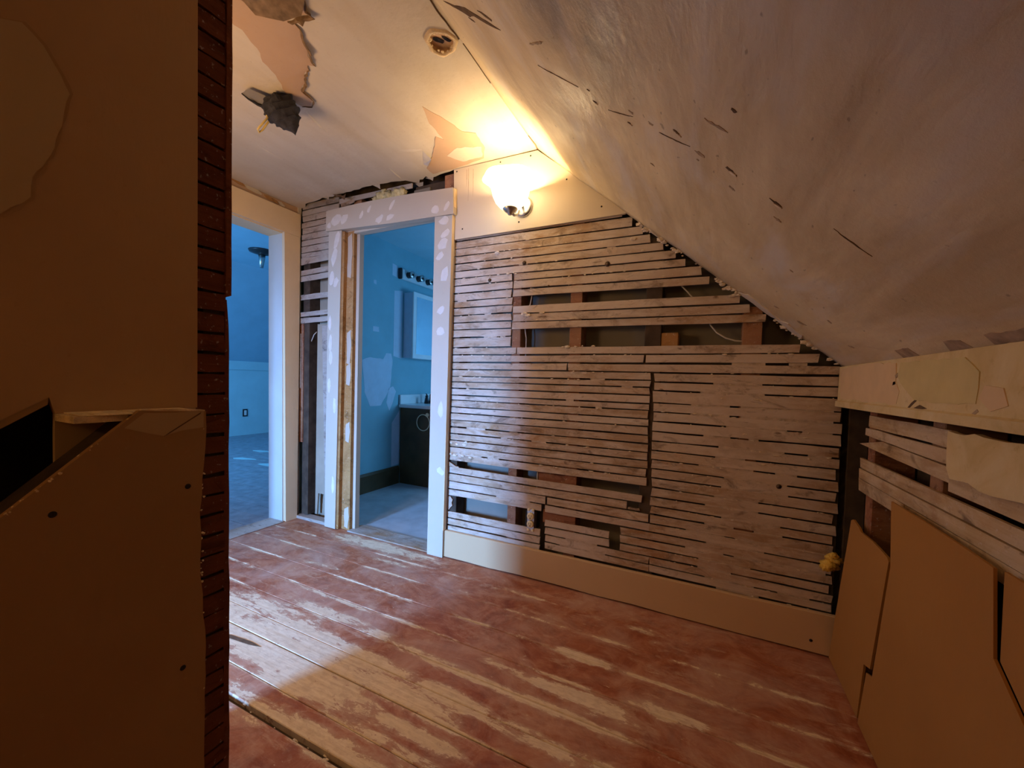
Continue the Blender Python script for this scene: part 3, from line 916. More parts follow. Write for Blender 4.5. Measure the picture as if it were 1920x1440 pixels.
for (x0, x1, z) in ((-0.60, -0.52, 1.080), (-0.50, -0.43, 1.049), (-0.35, -0.30, 1.018), (-1.10, -1.02, 1.268), (-1.0, -0.97, 1.268), (-0.62, -0.58, 0.942), (-0.47, -0.44, 0.912), (-1.20, -1.08, 0.758), (-0.98, -0.94, 0.719), (-0.8, -0.72, 0.719), (-1.29, -1.1, 0.602),
                    (-1.06, -0.99, 0.602), (-1.28, -1.22, 1.475), (-1.1, -1.06, 1.394), (-0.5, -0.46, 1.728), (-0.6, -0.56, 1.770), (-0.9, -0.85, 1.645), (-0.44, -0.40, 1.673), (-0.60, -0.44, 0.242), (-0.63, -0.40, 0.205), (-1.0, -0.8, 0.397), (0.10, 0.22, 1.125), (0.3, 0.36, 1.125)):
    key(x0, x1, z, z)
tag(new_obj('plaster_key', bm, 'plaster_key', wall), kind='stuff')
bm = bmesh.new()
levels = [1.770, 1.728, 1.686, 1.645, 1.603, 1.561, 1.519, 1.475, 1.394, 1.352, 1.268, 1.212, 1.171, 1.087, 1.049, 0.981, 0.912, 0.837, 0.758, 0.719, 0.642, 0.602]
for q in range(230):
    z = pr.choice(levels)
    x = pr.uniform(-1.30, min(0.40, XS(z) - 0.06))
    if x > -0.95 and z in (1.475, 1.394, 1.268):
        continue
    b_blob(bm, (x, BY - 0.001, z - pr.uniform(0.001, 0.006)), pr.uniform(0.0018, 0.0048), q, 0.6, 1, (pr.uniform(1, 3.2), 0.7, 0.8))
for q in range(110):
    k = pr.randrange(len(RB))
    x = pr.uniform(-0.15, 0.45)
    b_blob(bm, (x, BY - 0.0005, zat(*RB[k], x) - 0.003), pr.uniform(0.0015, 0.004), q, 0.6, 1, (pr.uniform(1, 3), 0.7, 0.8))
for (x, z, r) in ((-1.30, 0.667, .008), (-1.26, 0.66, .007), (-1.21, 0.662, .010), (-1.20, 0.676, .008), (-1.27, 0.595, .009), (-1.22, 0.598, .008), (-1.17, 0.592, .008), (-1.30, 0.60, .007), (-0.86, 1.383, .013), (-0.84, 1.375, .012), (-0.76, 1.384, .009), (-1.03, 1.72, .010), (-0.32, 1.70, .010), (-0.62, 1.207, .009), (-0.96, 1.60, .007),
                  (0.09, 1.41, .008), (0.10, 1.413, .009)):
    b_blob(bm, (x, BY - 0.002, z), r, int(x * 100) % 17, 0.6, 2, (1.5, 0.6, 0.8))
tag(new_obj('plaster_crumbs', bm, 'crumb', wall), kind='stuff')
# knot holes
for q, (x, z, r) in enumerate(((-0.868, 1.648, .011), (-1.072, 1.576, .010), (-0.435, 1.597, .013), (0.285, 0.633, .010), (-0.73, 1.517, .006))):
    lathe('knot_hole', [(r, -0.0006), (r * 0.8, 0.0), (r * 0.6, 0.002)], (x, BY - 0.0022, z), 'crack', wall, 'y', 10)
# broken laths at the left of the lower opening
prism('broken_lath', 'y', [(-1.318, 0.553), (-1.31, 0.555), (-1.262, 0.532), (-1.248, 0.533), (-1.24, 0.525), (-1.318, 0.530)], 1.921, 1.930, 'lath_x', wall)
prism('broken_lath', 'y', ragged([(-1.32, 0.355), (-1.30, 0.352), (-1.283, 0.335), (-1.29, 0.315), (-1.285, 0.30), (-1.30, 0.285), (-1.312, 0.27), (-1.322, 0.28)], 0.003, 0.02, 71, True), 1.926, 1.934, 'lath_x', wall)
# cream panel behind the lamp
dp = prism('drywall_panel', 'y', [(-1.313, 2.212), (-0.806, 2.205), (-0.345, 1.822), (-0.36, 1.817), (-1.300, 1.820)], 1.911, 1.9235, 'drywall', wall)
for (x, z) in ((-1.292, 2.196), (-1.017, 2.19), (-0.843, 2.185), (-0.646, 2.028), (-0.469, 1.867), (-0.9, 1.859), (-1.247, 1.872)):
    lathe('screw', [(0.0042, -0.0010), (0.0034, -0.0004), (0.0008, 0.0)], (x, 1.9105, z), 'black', dp, 'y', 10)
for x0, z0, z1 in ((-1.216, 2.20, 2.02), (-1.228, 2.195, 2.10), (-1.186, 2.19, 2.04)):
    prism('panel_crack', 'y', [(x0, z0), (x0 + 0.0018, z0), (x0 + 0.003, (z0 + z1) / 2), (x0 + 0.002, z1), (x0 + 0.001, (z0 + z1) / 2)], 1.9104, 1.9112, 'smudge', dp)

# ---- part of the back wall left of the bathroom door
wl = box('wall_corner', -2.66, -2.35, 2.025, 2.037, 0.0, 2.33, 'backboard2')
tag(wl, 'narrow strip of broken lath wall between the two doorways', 'wall', kind='structure')
for q, (z1, z0) in enumerate(((2.238, 2.198), (2.194, 2.155), (2.152, 2.114), (2.110, 2.072), (2.068, 2.030), (2.027, 1.985), (1.982, 1.945), (1.943, 1.898), (1.893, 1.862))):
    lath(wl, 'x', -2.605 + rnd.uniform(-0.008, 0.008), -2.24, (z1 - 0.001, z0 + 0.001), (z1 - 0.001 - (0.0 if q > 1 else 0.004), z0 + 0.001), BY, 'lath_left')
lath(wl, 'x', -2.615, -2.26, (1.860, 1.815), (1.863, 1.826), BY, 'lath_left')
for zl, zr in (((1.775, 1.738), (1.787, 1.752)), ((1.733, 1.696), (1.742, 1.708)), ((1.603, 1.567), (1.607, 1.574)), ((1.480, 1.448), (1.490, 1.460)), ((1.438, 1.402), (1.442, 1.410))):
    lath(wl, 'x', -2.62, -2.26, zl, zr, BY, 'lath_left')
box('stud', -2.60, -2.535, 1.94, 2.024, 0.03, 2.30, 'dark', wl)
box('wood_strip', -2.632, -2.606, 1.926, 1.936, 0.94, 1.33, 'lath_left', wl)
box('wood_strip', -2.640, -2.590, 1.933, 1.945, 0.55, 1.40, 'stud', wl)
box('wood_strip', -2.655, -2.630, 1.926, 1.936, 0.0, 0.62, 'lath_left', wl)
prism('drywall_piece', 'y', [(-2.50, 1.40), (-2.26, 1.40), (-2.26, 0.03), (-2.395, 0.03), (-2.410, 0.185), (-2.475, 0.185), (-2.488, 0.03), (-2.505, 0.03)], 1.978, 1.99, 'backboard2', wl)
prism('drywall_piece', 'y', [(-2.44, 1.385), (-2.26, 1.39), (-2.26, 0.05), (-2.385, 0.05), (-2.40, 0.4)], 1.966, 1.9775, 'lath_left', wl)
box('sill_strip', -2.62, -2.24, 1.905, 1.975, 0.0, 0.022, 'lath_left', wl, 0.003)
# above the bathroom door
wa = box('wall_over_door', -2.35, -1.31, 2.025, 2.037, 2.02, 2.33, 'dark')
tag(wa, 'open dark strip of wall above the bathroom door head', 'wall', kind='structure')
lath(wa, 'x', -2.24, -1.62, (2.214, 2.182), (2.203, 2.176), BY, 'lath_left')
lath(wa, 'x', -2.22, -2.10, (2.180, 2.155), (2.192, 2.174), BY, 'lath_left')
box('wood_block', -1.385, -1.318, 1.925, 1.99, 2.09, 2.20, 'stud', wa, 0.003)
box('wood_block', -1.62, -1.392, 1.955, 2.0, 2.10, 2.19, 'dark', wa, 0.003)
box('wood_block', -2.13, -2.06, 1.95, 2.0, 2.08, 2.20, 'stud', wa, 0.003)
box('wood_block', -1.62, -1.50, 1.94, 2.0, 2.08, 2.165, 'backboard', wa, 0.003)

# ---- baseboard of the back wall
bb = bmesh.new()
n = 12
prev = None
for s in range(n + 1):
    k = s / n
    x = -1.325 + 1.81 * k
    zt = 0.158 + 0.004 * k + rnd.uniform(-0.0008, 0.0008)
    zb = 0.007 + rnd.uniform(-0.003, 0.003)
    ring = [bb.verts.new(c) for c in ((x, 1.903, zb), (x, 1.903, zt - 0.003), (x, 1.906, zt), (x, 1.921, zt), (x, 1.921, zb))]
    if prev:
        for e in range(5):
            bb.faces.new((prev[e], prev[(e + 1) % 5], ring[(e + 1) % 5], ring[e]))
    else:
        bb.faces.new(ring)
    prev = ring
bb.faces.new(prev)
base = new_obj('baseboard_back', bb, 'baseboard')
tag(base, 'tall cream painted baseboard under the lath wall', 'baseboard', kind='structure')
lathe('screw_hole', [(0.006, -0.0008), (0.004, 0.0)], (0.41, 1.9028, 0.05), 'black', base, 'y', 9)

# ---- bathroom doorway
d1 = empty('door_1')
tag(d1, 'cream bathroom door frame patched with white filler, no door', 'doorway', kind='structure')
CY0, CY1 = 1.888, 1.9235
hd = prism('head_casing', 'y', [(-2.305, 2.128), (-2.10, 2.131), (-1.897, 2.128), (-1.562, 2.114), (-1.296, 2.097), (-1.289, 1.952), (-1.742, 1.966), (-2.03, 1.982), (-2.308, 1.996)], 1.880, 1.9235, 'casing', d1)
cl = prism('casing', 'y', [(-2.288, 1.993), (-2.168, 1.985), (-2.196, 0.004), (-2.297, 0.004)], CY0, CY1, 'casing', d1)
cr = prism('casing', 'y', [(-1.421, 1.957), (-1.302, 1.950), (-1.322, 0.0), (-1.430, 0.0)], CY0, CY1, 'casing', d1)
prism('casing_edge', 'y', [(-1.3010, 2.096), (-1.291, 2.096), (-1.291, 1.954), (-1.3005, 1.954), (-1.3215, 0.16), (-1.318, 0.16)], 1.8875, 1.912, 'casing_blue', d1)
def patches(parent, lst, y, seed):
    for q, (x, z, rx, rz, a) in enumerate(lst):
        pts = blob_pts(x, z, rx, rz, a, 9, 0.22, seed + q)
        bm = bmesh.new()
        lo = [bm.verts.new((p[0], y, p[1])) for p in pts]
        hi = [bm.verts.new((x + (p[0] - x) * 0.9, y - 0.0012, z + (p[1] - z) * 0.9)) for p in pts]
        bm.faces.new(hi)
        for k in range(9):
            bm.faces.new((lo[k], lo[(k + 1) % 9], hi[(k + 1) % 9], hi[k]))
        new_obj('spackle_patch', bm, 'spackle', parent)
patches(hd, [(-2.206, 2.056, .055, .032, .3), (-2.135, 2.05, .04, .026, .7), (-1.984, 2.056, .030, .014, 1.0), (-1.921, 2.076, .026, .013, 1.0), (-1.736, 2.073, .034, .014, .8), (-1.749, 2.003, .032, .017, .3), (-1.834, 2.005, .034, .02, .5), (-1.415, 1.993, .030, .022, .3), (-1.335, 1.998, .034, .014, .9), (-2.275, 2.03, .02, .02, 0)], 1.8802, 100)
patches(cr, [(-1.355, 1.925, .038, .026, .2), (-1.345, 1.855, .036, .020, .6), (-1.362, 1.798, .035, .030, .5), (-1.380, 1.731, .030, .018, .6), (-1.345, 1.626, .026, .046, -.3), (-1.365, 1.423, .030, .020, .6), (-1.362, 1.302, .028, .026, .3), (-1.355, 0.855, .020, .045, 0), (-1.345, 0.50, .03, .02, -.6)], 1.8882, 200)
patches(cl, [(-2.21, 1.93, .022, .07, -.35), (-2.235, 1.822, .026, .060, -.25), (-2.258, 1.683, .024, .05, -.2), (-2.215, 1.65, .022, .035, -.5), (-2.266, 1.383, .016, .05, 0), (-2.260, 1.252, .018, .06, 0), (-2.256, 1.157, .018, .05, 0), (-2.268, 0.966, .018, .05, 0), (-2.215, 0.838, .016, .05, 0), (-2.22, 0.30, .015, .06, 0)], 1.8882, 300)
jl = prism('jamb', 'y', [(-2.235, 1.984), (-2.093, 1.984), (-2.101, 0.0), (-2.235, 0.0)], 1.9238, 1.948, 'rawwood', d1)
prism('jamb_edge', 'y', [(-2.168, 1.980), (-2.150, 1.980), (-2.176, 0.004), (-2.195, 0.004)], 1.897, 1.9235, 'rawwood', d1)
prism('door_stop', 'y', [(-2.120, 1.975), (-2.068, 1.975), (-2.078, 0.0), (-2.128, 0.0)], 1.949, 1.985, 'casing', d1)
box('jamb', -1.432, -1.40, 1.924, 2.06, 0.0, 1.955, 'casing', d1)
box('head_jamb', -2.25, -1.40, 1.924, 1.975, 1.969, 1.99, 'casing', d1)
for q, (z0, z1, xa) in enumerate(((1.69, 1.97, 0.0), (1.12, 1.34, 0.3), (0.98, 1.12, 0.1), (0.60, 0.73, 0.2), (0.02, 0.16, 0.0))):
    prism('paint_remnant', 'y', ragged([(-2.150 + 0.012 * xa, z0), (-2.118, z0 - 0.01), (-2.106, (z0 + z1) / 2), (-2.112, z1), (-2.148 + 0.01 * xa, z1 - 0.02)], 0.003, 0.03, 80 + q, True), 1.9222, 1.9240, 'casing', jl)
box('threshold', -2.10, -1.425, 1.90, 2.03, 0.0, 0.008, 'lath_left', d1, 0.003)

# ---- bedroom doorway and its wall
wd_ = box('wall_left', -2.755, -2.632, -2.2, 1.0, 0.0, 2.33, 'drywall')
tag(wd_, 'side wall of the landing holding the bedroom doorway', 'wall', kind='structure')
box('wall_head', -2.755, -2.632, 1.0, 1.94, 2.02, 2.33, 'brownpaper', wd_)
box('corner_strip', -2.632, -2.618, 1.905, 1.93, 2.14, 2.27, 'ceiling', wd_)
prism('torn_paper', 'x', ragged([(1.0, 2.165), (1.93, 2.160), (1.93, 2.214), (1.55, 2.214), (1.42, 2.200), (1.30, 2.214), (1.0, 2.214)], 0.004, 0.04, 91, True), -2.6315, -2.628, 'brownpaper', wd_)
for q, (y, z, r1, r2) in enumerate(((1.60, 2.205, .06, .012), (1.72, 2.192, .05, .010), (1.78, 2.19, .025, .012), (1.5, 2.212, .05, .008))):
    prism('paper_scrap', 'x', blob_pts(y, z, r1, r2, -0.1, 9, 0.35, 400 + q), -2.628, -2.624, 'ceiling' if q % 2 == 0 else 'rawwood', wd_)
d2 = empty('door_2')
tag(d2, 'buff painted frame of the open doorway into the blue bedroom', 'doorway', kind='structure')
prism('head_casing', 'x', [(0.92, 2.010), (1.915, 2.006), (1.915, 2.165), (0.92, 2.168)], -2.6315, -2.606, 'casing_blue', d2)
prism('casing', 'x', [(1.795, 2.0055), (1.914, 2.0052), (1.909, 0.0), (1.822, 0.0)], -2.6315, -2.607, 'casing_blue', d2)
prism('casing', 'x', [(0.92, 2.0055), (1.02, 2.0052), (1.02, 0.0), (0.92, 0.0)], -2.6315, -2.607, 'casing_blue', d2)
prism('jamb', 'x', [(1.797, 2.0), (1.94, 2.0), (1.94, 0.0), (1.812, 0.0)], -2.78, -2.6318, 'jamb_white', d2)
box('jamb', -2.78, -2.6318, 1.0, 1.02, 0.0, 2.0, 'casing_blue', d2)
box('head_jamb', -2.78, -2.6318, 1.02, 1.797, 2.0, 2.02, 'casing_blue', d2)
box('threshold', -2.76, -2.61, 1.02, 1.81, 0.0, 0.006, 'lath_left', d2, 0.002)

# ---- knee wall
kw = box('wall_right', 0.60, 0.615, -1.7, 2.03, 0.0, 1.2, 'dark')
tag(kw, 'low knee wall of loose laths under the slanting ceiling', 'wall', kind='structure')
for y in (1.655, 1.25, 0.85, 0.40, 0.0, -0.5, -1.0):
    box('stud', 0.495, 0.595, y, y + 0.055, 0.0, 1.0, 'stud', kw, 0.002)
rail = prism('rail_board', 'y', [(0.459, 1.116), (0.457, 0.990), (0.450, 0.986), (0.450, 0.966), (0.475, 0.964), (0.56, 0.964), (0.56, 1.118)], -1.7, 1.918, 'rail', kw)
for q, (pts, m) in enumerate([([(1.90, 1.108), (1.60, 1.113), (1.415, 1.105), (1.41, 1.055), (1.385, 1.03), (1.40, 0.995), (1.88, 0.995)], 'pinkplaster'),
                              ([(1.385, 1.105), (1.10, 1.10), (1.05, 1.07), (1.055, 1.01), (1.20, 1.005), (1.30, 1.01), (1.36, 1.04), (1.40, 1.07)], 'greenplaster'),
                              ([(1.03, 1.045), (0.98, 1.04), (0.965, 1.01), (1.01, 0.998), (1.045, 1.02)], 'pinkplaster'),
                              ([(1.335, 0.988), (1.29, 1.013), (1.285, 1.010), (1.325, 0.987)], 'crack'), ([(1.30, 0.990), (1.27, 0.999), (1.235, 0.992), (1.26, 0.989)], 'crack'),
                              ([(1.415, 1.072), (1.400, 1.078), (1.395, 1.07), (1.41, 1.065)], 'smudge'), ([(1.43, 1.045), (1.41, 1.048), (1.412, 1.056), (1.425, 1.055)], 'crack'), ([(1.065, 0.991), (1.05, 1.0), (1.045, 0.996), (1.055, 0.990)], 'smudge')]):
    prism('plaster_flake', 'x', ragged(pts, 0.003, 0.025, 500 + q, True), 0.4565 - 0.0003 * (q % 3), 0.4605, m, rail)
def krow(y0, y1, za, zb, th=0.007):
    lath(kw, 'y', y0, y1, za, zb, KX, 'lath_knee', th)
krow(1.682, 1.19, (0.948, 0.912), (0.948, 0.909))
krow(1.703, 1.182, (0.906, 0.882), (0.904, 0.872))
prism('lath', 'x', [(1.757, 0.848), (1.57, 0.877), (1.185, 0.866), (1.185, 0.833), (1.57, 0.842)], KX, KX + 0.007, 'lath_knee', kw)
krow(1.742, -1.6, (0.801, 0.768), (0.806, 0.772))
krow(1.746, -1.6, (0.765, 0.733), (0.769, 0.734))
krow(1.743, 1.40, (0.731, 0.690), (0.731, 0.695))
krow(1.20, -1.6, (0.852, 0.815), (0.852, 0.812))
krow(1.40, -1.6, (0.730, 0.695), (0.730, 0.695))
prism('plaster_patch', 'x', ragged([(1.182, 0.948), (1.18, 0.868), (1.165, 0.848), (1.10, 0.853), (1.03, 0.845), (0.95, 0.853), (0.5, 0.85), (0.5, 0.948)], 0.004, 0.03, 95, True), 0.472, 0.4835, 'rail', kw)
prism('plaster_patch', 'x', ragged([(0.5, 0.948), (0.5, 0.85), (-1.6, 0.85), (-1.6, 0.948)], 0.004, 0.1, 96, True), 0.472, 0.4835, 'rail', kw)

# ---- partition beside the camera
wp = empty('wall_partition')
tag(wp, 'dark stairwell partition with brown drywall and a lath end', 'wall', kind='structure')
PX = -0.967
for q in range(50):
    z = 0.004 + q * 0.0447
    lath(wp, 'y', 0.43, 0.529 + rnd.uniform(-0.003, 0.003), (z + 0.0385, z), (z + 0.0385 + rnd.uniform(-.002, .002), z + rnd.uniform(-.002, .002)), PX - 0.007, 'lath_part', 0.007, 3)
box('end_stud', -1.03, -0.976, 0.488, 0.530, 0.0, HZ, 'dark', wp)
prism('end_board', 'x', ragged([(0.527, 1.20), (0.538, 1.205), (0.538, HZ), (0.527, HZ)], 0.0006, 0.06, 97, True), -1.02, -0.963, 'lath_part', wp)
prism('end_board', 'x', ragged([(0.527, 0.0), (0.540, 0.0), (0.538, 0.70), (0.535, 1.14), (0.531, 1.195), (0.527, 1.195)], 0.0012, 0.05, 98, True), -1.03, -0.968, 'lath_part', wp)
box('end_cap', -1.31, -1.03, 0.505, 0.530, 0.0, 2.33, 'dark', wp)
box('far_face', -1.32, -1.305, -1.7, 0.530, 0.0, 2.33, 'dark', wp)
ud = prism('drywall_sheet', 'x', [(0.467, HZ - 0.004), (0.467, 0.957), (0.262, 0.957), (0.2555, 0.984), (0.205, 0.950), (-0.40, 0.53), (-1.7, 0.53), (-1.7, HZ - 0.004)], -0.9665, -0.955, 'drywall_dark', wp)
prism('sheet_edge', 'x', [(0.2555, 0.985), (0.205, 0.951), (-0.40, 0.531), (-0.40, 0.515), (0.205, 0.937), (0.254, 0.972)], -0.9665, -0.9560, 'drywall_low', wp)
STAIN = [(-0.10, 1.56), (0.21, 1.545), (0.231, 1.556), (0.253, 1.538), (0.272, 1.505), (0.282, 1.482), (0.274, 1.439), (0.26, 1.373), (0.240, 1.329), (0.238, 1.297), (0.208, 1.260), (-0.10, 1.20)]
prism('water_stain', 'x', ragged(STAIN, 0.0015, 0.012, 99, True), -0.9556, -0.9538, 'stain', ud)
prism('water_stain', 'x', ragged([(0.2 + (y - 0.2) * 1.0 + 0.004, 1.40 + (z - 1.40) * 1.03) for (y, z) in STAIN], 0.002, 0.012, 98, True), -0.9556, -0.9546, 'drywall_low', ud)
prism('recess_face', 'x', [(0.262, 0.9565), (0.465, 0.9565), (0.465, 0.80), (0.262, 0.80)], -0.9665, -0.957, 'stain', wp)
lp = prism('drywall_low_panel', 'x', ragged([(0.440, 0.956), (0.338, 0.962)], 0.0, 1) [:1] + [(0.338, 0.962), (0.183, 0.819), (-0.60, 0.09), (-0.60, 0.0)] + ragged([(0.438, 0.0), (0.439, 0.24), (0.440, 0.52), (0.431, 0.634), (0.433, 0.707), (0.430, 0.76), (0.437, 0.853), (0.441, 0.92)], 0.0018, 0.03, 12), -0.882, -0.870, 'drywall_low', wp)
bm = bmesh.new()
for q in range(90):           # crumbled gypsum along the cut edges
    k = rnd.random()
    if k < 0.5:
        z = rnd.uniform(0.3, 0.95)
        c = (-0.874 + rnd.uniform(-0.006, 0.003), 0.437 + rnd.uniform(-0.003, 0.003), z)
    else:
        s = rnd.random() ** 0.6
        c = (-0.872 + rnd.uniform(-0.007, 0.002), 0.338 - 0.155 * s * 1.2, 0.960 - 0.143 * s * 1.2)
    b_blob(bm, c, rnd.uniform(0.0012, 0.003), q, 0.5, 1)
tag(new_obj('gypsum_crumbs', bm, 'gypsum', lp), kind='stuff')
prism('filler_patch', 'x', ragged([(0.436, 0.955), (0.345, 0.958), (0.318, 0.934), (0.35, 0.922), (0.372, 0.915), (0.40, 0.922), (0.436, 0.925)], 0.002, 0.02, 13, True), -0.8704, -0.8694, 'stain', lp)
prism('panel_crack', 'x', [(0.432, 0.955), (0.430, 0.951), (0.38, 0.918), (0.372, 0.914), (0.381, 0.921)], -0.8706, -0.8690, 'crack', lp)
for (y, z) in ((0.235, 0.812), (0.410, 0.815), (0.402, 0.469)):
    lathe('screw', [(0.0052, -0.0004), (0.0048, 0.0008), (0.002, 0.0004)], (-0.8702, y, z), 'black', lp, 'x', 12)
ledge = prism('ledge_board', 'y', [(-0.956, 0.945), (-0.956, 0.9565), (-0.883, 0.9560), (-0.883, 0.945)], 0.262, 0.438, 'gypsum', wp)
bm = bmesh.new()
for q in range(9):
    y = 0.27 + 0.14 * q / 8
    b_prism(bm, 'y', [(-0.954 + rnd.uniform(0, 0.012), 0.9566), (-0.90 + rnd.uniform(-0.02, 0.03), 0.9566), (-0.905 + rnd.uniform(-0.02, 0.02), 0.9588), (-0.95, 0.9590)], y, y + rnd.uniform(0.012, 0.03))
tag(new_obj('splintered_top', bm, 'gypsum', ledge), kind='stuff')
bm = bmesh.new()
for x0, x1 in ((-0.956, -0.883),):
    pts = [(0.338, 0.950), (-0.60, 0.075), (-0.60, 0.045), (0.338, 0.915)]
    b_prism(bm, 'x', pts, x0, x1)
new_obj('sloping_plate', bm, 'dark', wp)
prism('panel_rim', 'x', [(0.438, 0.956), (0.340, 0.962), (0.340, 0.9645), (0.39, 0.963), (0.4385, 0.9585)], -0.883, -0.8695, 'gypsum', wp)
box('shell_wall', -1.32, 0.62, -1.72, -1.70, 0.0, 2.33, 'drywall_dark', wp)
box('shell_floor', -1.30, -0.97, -1.7, 0.50, -0.02, 0.0, 'dark', wp)

# ---- far end of the landing (behind the partition)
we = box('wall_landing', -2.755, -1.32, -2.22, -2.2, 0.0, 2.33, 'drywall')
tag(we, 'plain end wall of the landing beyond the partition', 'wall', kind='structure')

# ---- bathroom shell
wb = empty('wall_bathroom')
tag(wb, 'aqua painted bathroom walls seen through the right doorway', 'wall', kind='structure')
box('side_wall', -2.74, -2.68, 2.037, 4.4, 0.0, 2.45, 'aqua', wb)
box('end_wall', -2.74, -0.5, 4.4, 4.46, 0.0, 2.45, 'aqua', wb)
box('side_wall', -0.56, -0.5, 2.04, 4.4, 0.0, 2.45, 'aqua', wb)
box('front_wall', -2.68, -2.30, 2.0375, 2.05, 0.0, 2.45, 'aqua', wb)
box('front_wall', -1.43, -0.56, 2.0375, 2.05, 0.0, 2.45, 'aqua', wb)
box('front_wall', -2.30, -1.43, 2.0375, 2.05, 2.0, 2.45, 'aqua', wb)
for q, pts in enumerate([[(2.57, 1.18), (2.66, 1.21), (2.82, 1.20), (2.86, 1.26), (2.925, 1.26), (2.945, 1.20), (2.92, 0.95), (2.86, 0.85), (2.80, 0.774), (2.665, 0.772), (2.60, 0.90)],
                         [(2.90, 0.93), (2.957, 0.95), (3.0, 0.90), (2.96, 0.80), (2.914, 0.718), (2.87, 0.80)], [(2.69, 1.49), (2.76, 1.49), (2.765, 1.445), (2.69, 1.445)], [(2.69, 1.90), (2.72, 1.905), (2.725, 1.865), (2.69, 1.87)],
                         [(2.925, 2.11), (3.0, 2.10), (3.0, 1.99), (2.925, 2.0)], [(2.955, 1.86), (3.07, 1.88), (3.07, 1.22), (2.955, 1.24)], [(2.95, 0.60), (3.06, 0.72), (3.06, 0.185), (2.95, 0.18)]]):
    prism('filler_patch', 'x', ragged(pts, 0.004, 0.04, 600 + q, True) if q < 4 else pts, -2.6805, -2.679, 'bathpatch', wb)
fb = box('floor_bathroom', -2.68, -0.56, 2.03, 4.4, -0.02, 0.0, 'bathfloor')
tag(fb, 'blue grey vinyl floor of the bathroom', 'floor', kind='structure')
cb = box('ceiling_bathroom', -2.74, -0.5, 2.04, 4.46, 2.285, 2.30, 'aqua_ceil')
tag(cb, 'pale aqua ceiling of the bathroom', 'ceiling', kind='structure')
bbb = prism('baseboard_bathroom', 'y', [(-2.679, 0.0), (-2.679, 0.172), (-2.672, 0.17), (-2.664, 0.15), (-2.664, 0.0)], 2.05, 3.045, 'vanity')
tag(bbb, 'dark brown baseboard along the aqua bathroom wall', 'baseboard', kind='structure')

# ---- bedroom shell
wbl = empty('wall_bedroom')
tag(wbl, 'pale blue knee wall and slanting wall of the far bedroom', 'wall', kind='structure')
box('knee_panel', -7.0, -6.95, -1.5, 7.0, 0.0, 1.245, 'paleblue', wbl)
prism('slant_panel', 'y', [(-6.98, 1.235), (-5.88, 2.58), (-5.92, 2.62), (-7.02, 1.26)], -1.5, 7.0, 'midblue', wbl)
box('cap_strip', -6.95, -6.93, -1.5, 7.0, 1.10, 1.12, 'paleblue', wbl)
box('end_panel', -7.0, -2.76, 6.98, 7.0, 0.0, 2.62, 'paleblue', wbl)
box('end_panel', -7.0, -2.76, -1.52, -1.5, 0.0, 2.62, 'paleblue', wbl)
box('inner_face', -2.76, -2.745, 1.94, 7.0, 0.0, 2.62, 'paleblue', wbl)
cbr = box('ceiling_bedroom', -5.95, -2.755, -1.5, 7.0, 2.58, 2.60, 'midblue')
tag(cbr, 'blue flat ceiling of the far bedroom', 'ceiling', kind='structure')
fbr = empty('floor_bedroom')
tag(fbr, 'grey blue worn boards of the far bedroom floor', 'floor', kind='structure')
y = -1.5
while y < 6.9:
    box('plank', -6.95, -2.66, y + 0.002, y + 0.148, -0.02, rnd.uniform(-0.0015, 0), 'bedfloor', fbr)
    y += 0.15
for q, (x, yy) in enumerate(((-5.3, 3.35), (-5.0, 2.95), (-4.4, 2.9))):
    prism('paint_patch', 'z', blob_pts(x, yy, 0.16, 0.05, 0.2, 9, 0.3, 700 + q), 0.0, 0.0012, 'paleblue', fbr)

# ================================================================ THINGS
# ---- wall lamp
LX, LY = -0.875, 1.755
lamp = empty('wall_sconce')
tag(lamp, 'lit frosted glass wall lamp flaring upward on the cream panel', 'lamp')
def wobf(an, h):
    return 1 + 0.05 * max(0, (h - 0.10) / 0.05) * math.sin(6 * an)
prof = [(0.030, 0.0), (0.052, 0.008), (0.072, 0.030), (0.086, 0.060), (0.092, 0.085), (0.098, 0.105), (0.115, 0.125), (0.136, 0.140)]
bm = b_lathe(bmesh.new(), prof, (LX, LY, 1.862), 'z', 36, True, wobf)
bmesh.ops.solidify(bm, geom=list(bm.faces), thickness=0.003)
new_obj('shade', bm, 'shade', lamp, True)
bm = bmesh.new(); b_blob(bm, (LX, LY, 1.955), 0.028, 0, 0.0, 3)
new_obj('bulb', bm, 'bulb', lamp, True)
lathe('socket', [(0.016, 0.0), (0.018, 0.03), (0.015, 0.055), (0.012, 0.062)], (LX, LY, 1.864), 'white', lamp)
lathe('cap', [(0.004, -0.022), (0.010, -0.020), (0.012, -0.014), (0.022, -0.008), (0.036, 0.006), (0.036, 0.012), (0.02, 0.014)], (LX, LY, 1.853), 'metal', lamp)
lathe('wall_plate', [(0.052, 0.0), (0.052, -0.008), (0.044, -0.016), (0.02, -0.020)], (LX, 1.9105, 1.93), 'metal', lamp, 'y')
tube('arm', [(LX, 1.893, 1.93), (LX, 1.87, 1.925), (LX, 1.85, 1.90), (LX, 1.83, 1.862), (LX, 1.80, 1.850), (LX, 1.77, 1.850)], 0.008, 'metal', lamp, 10)

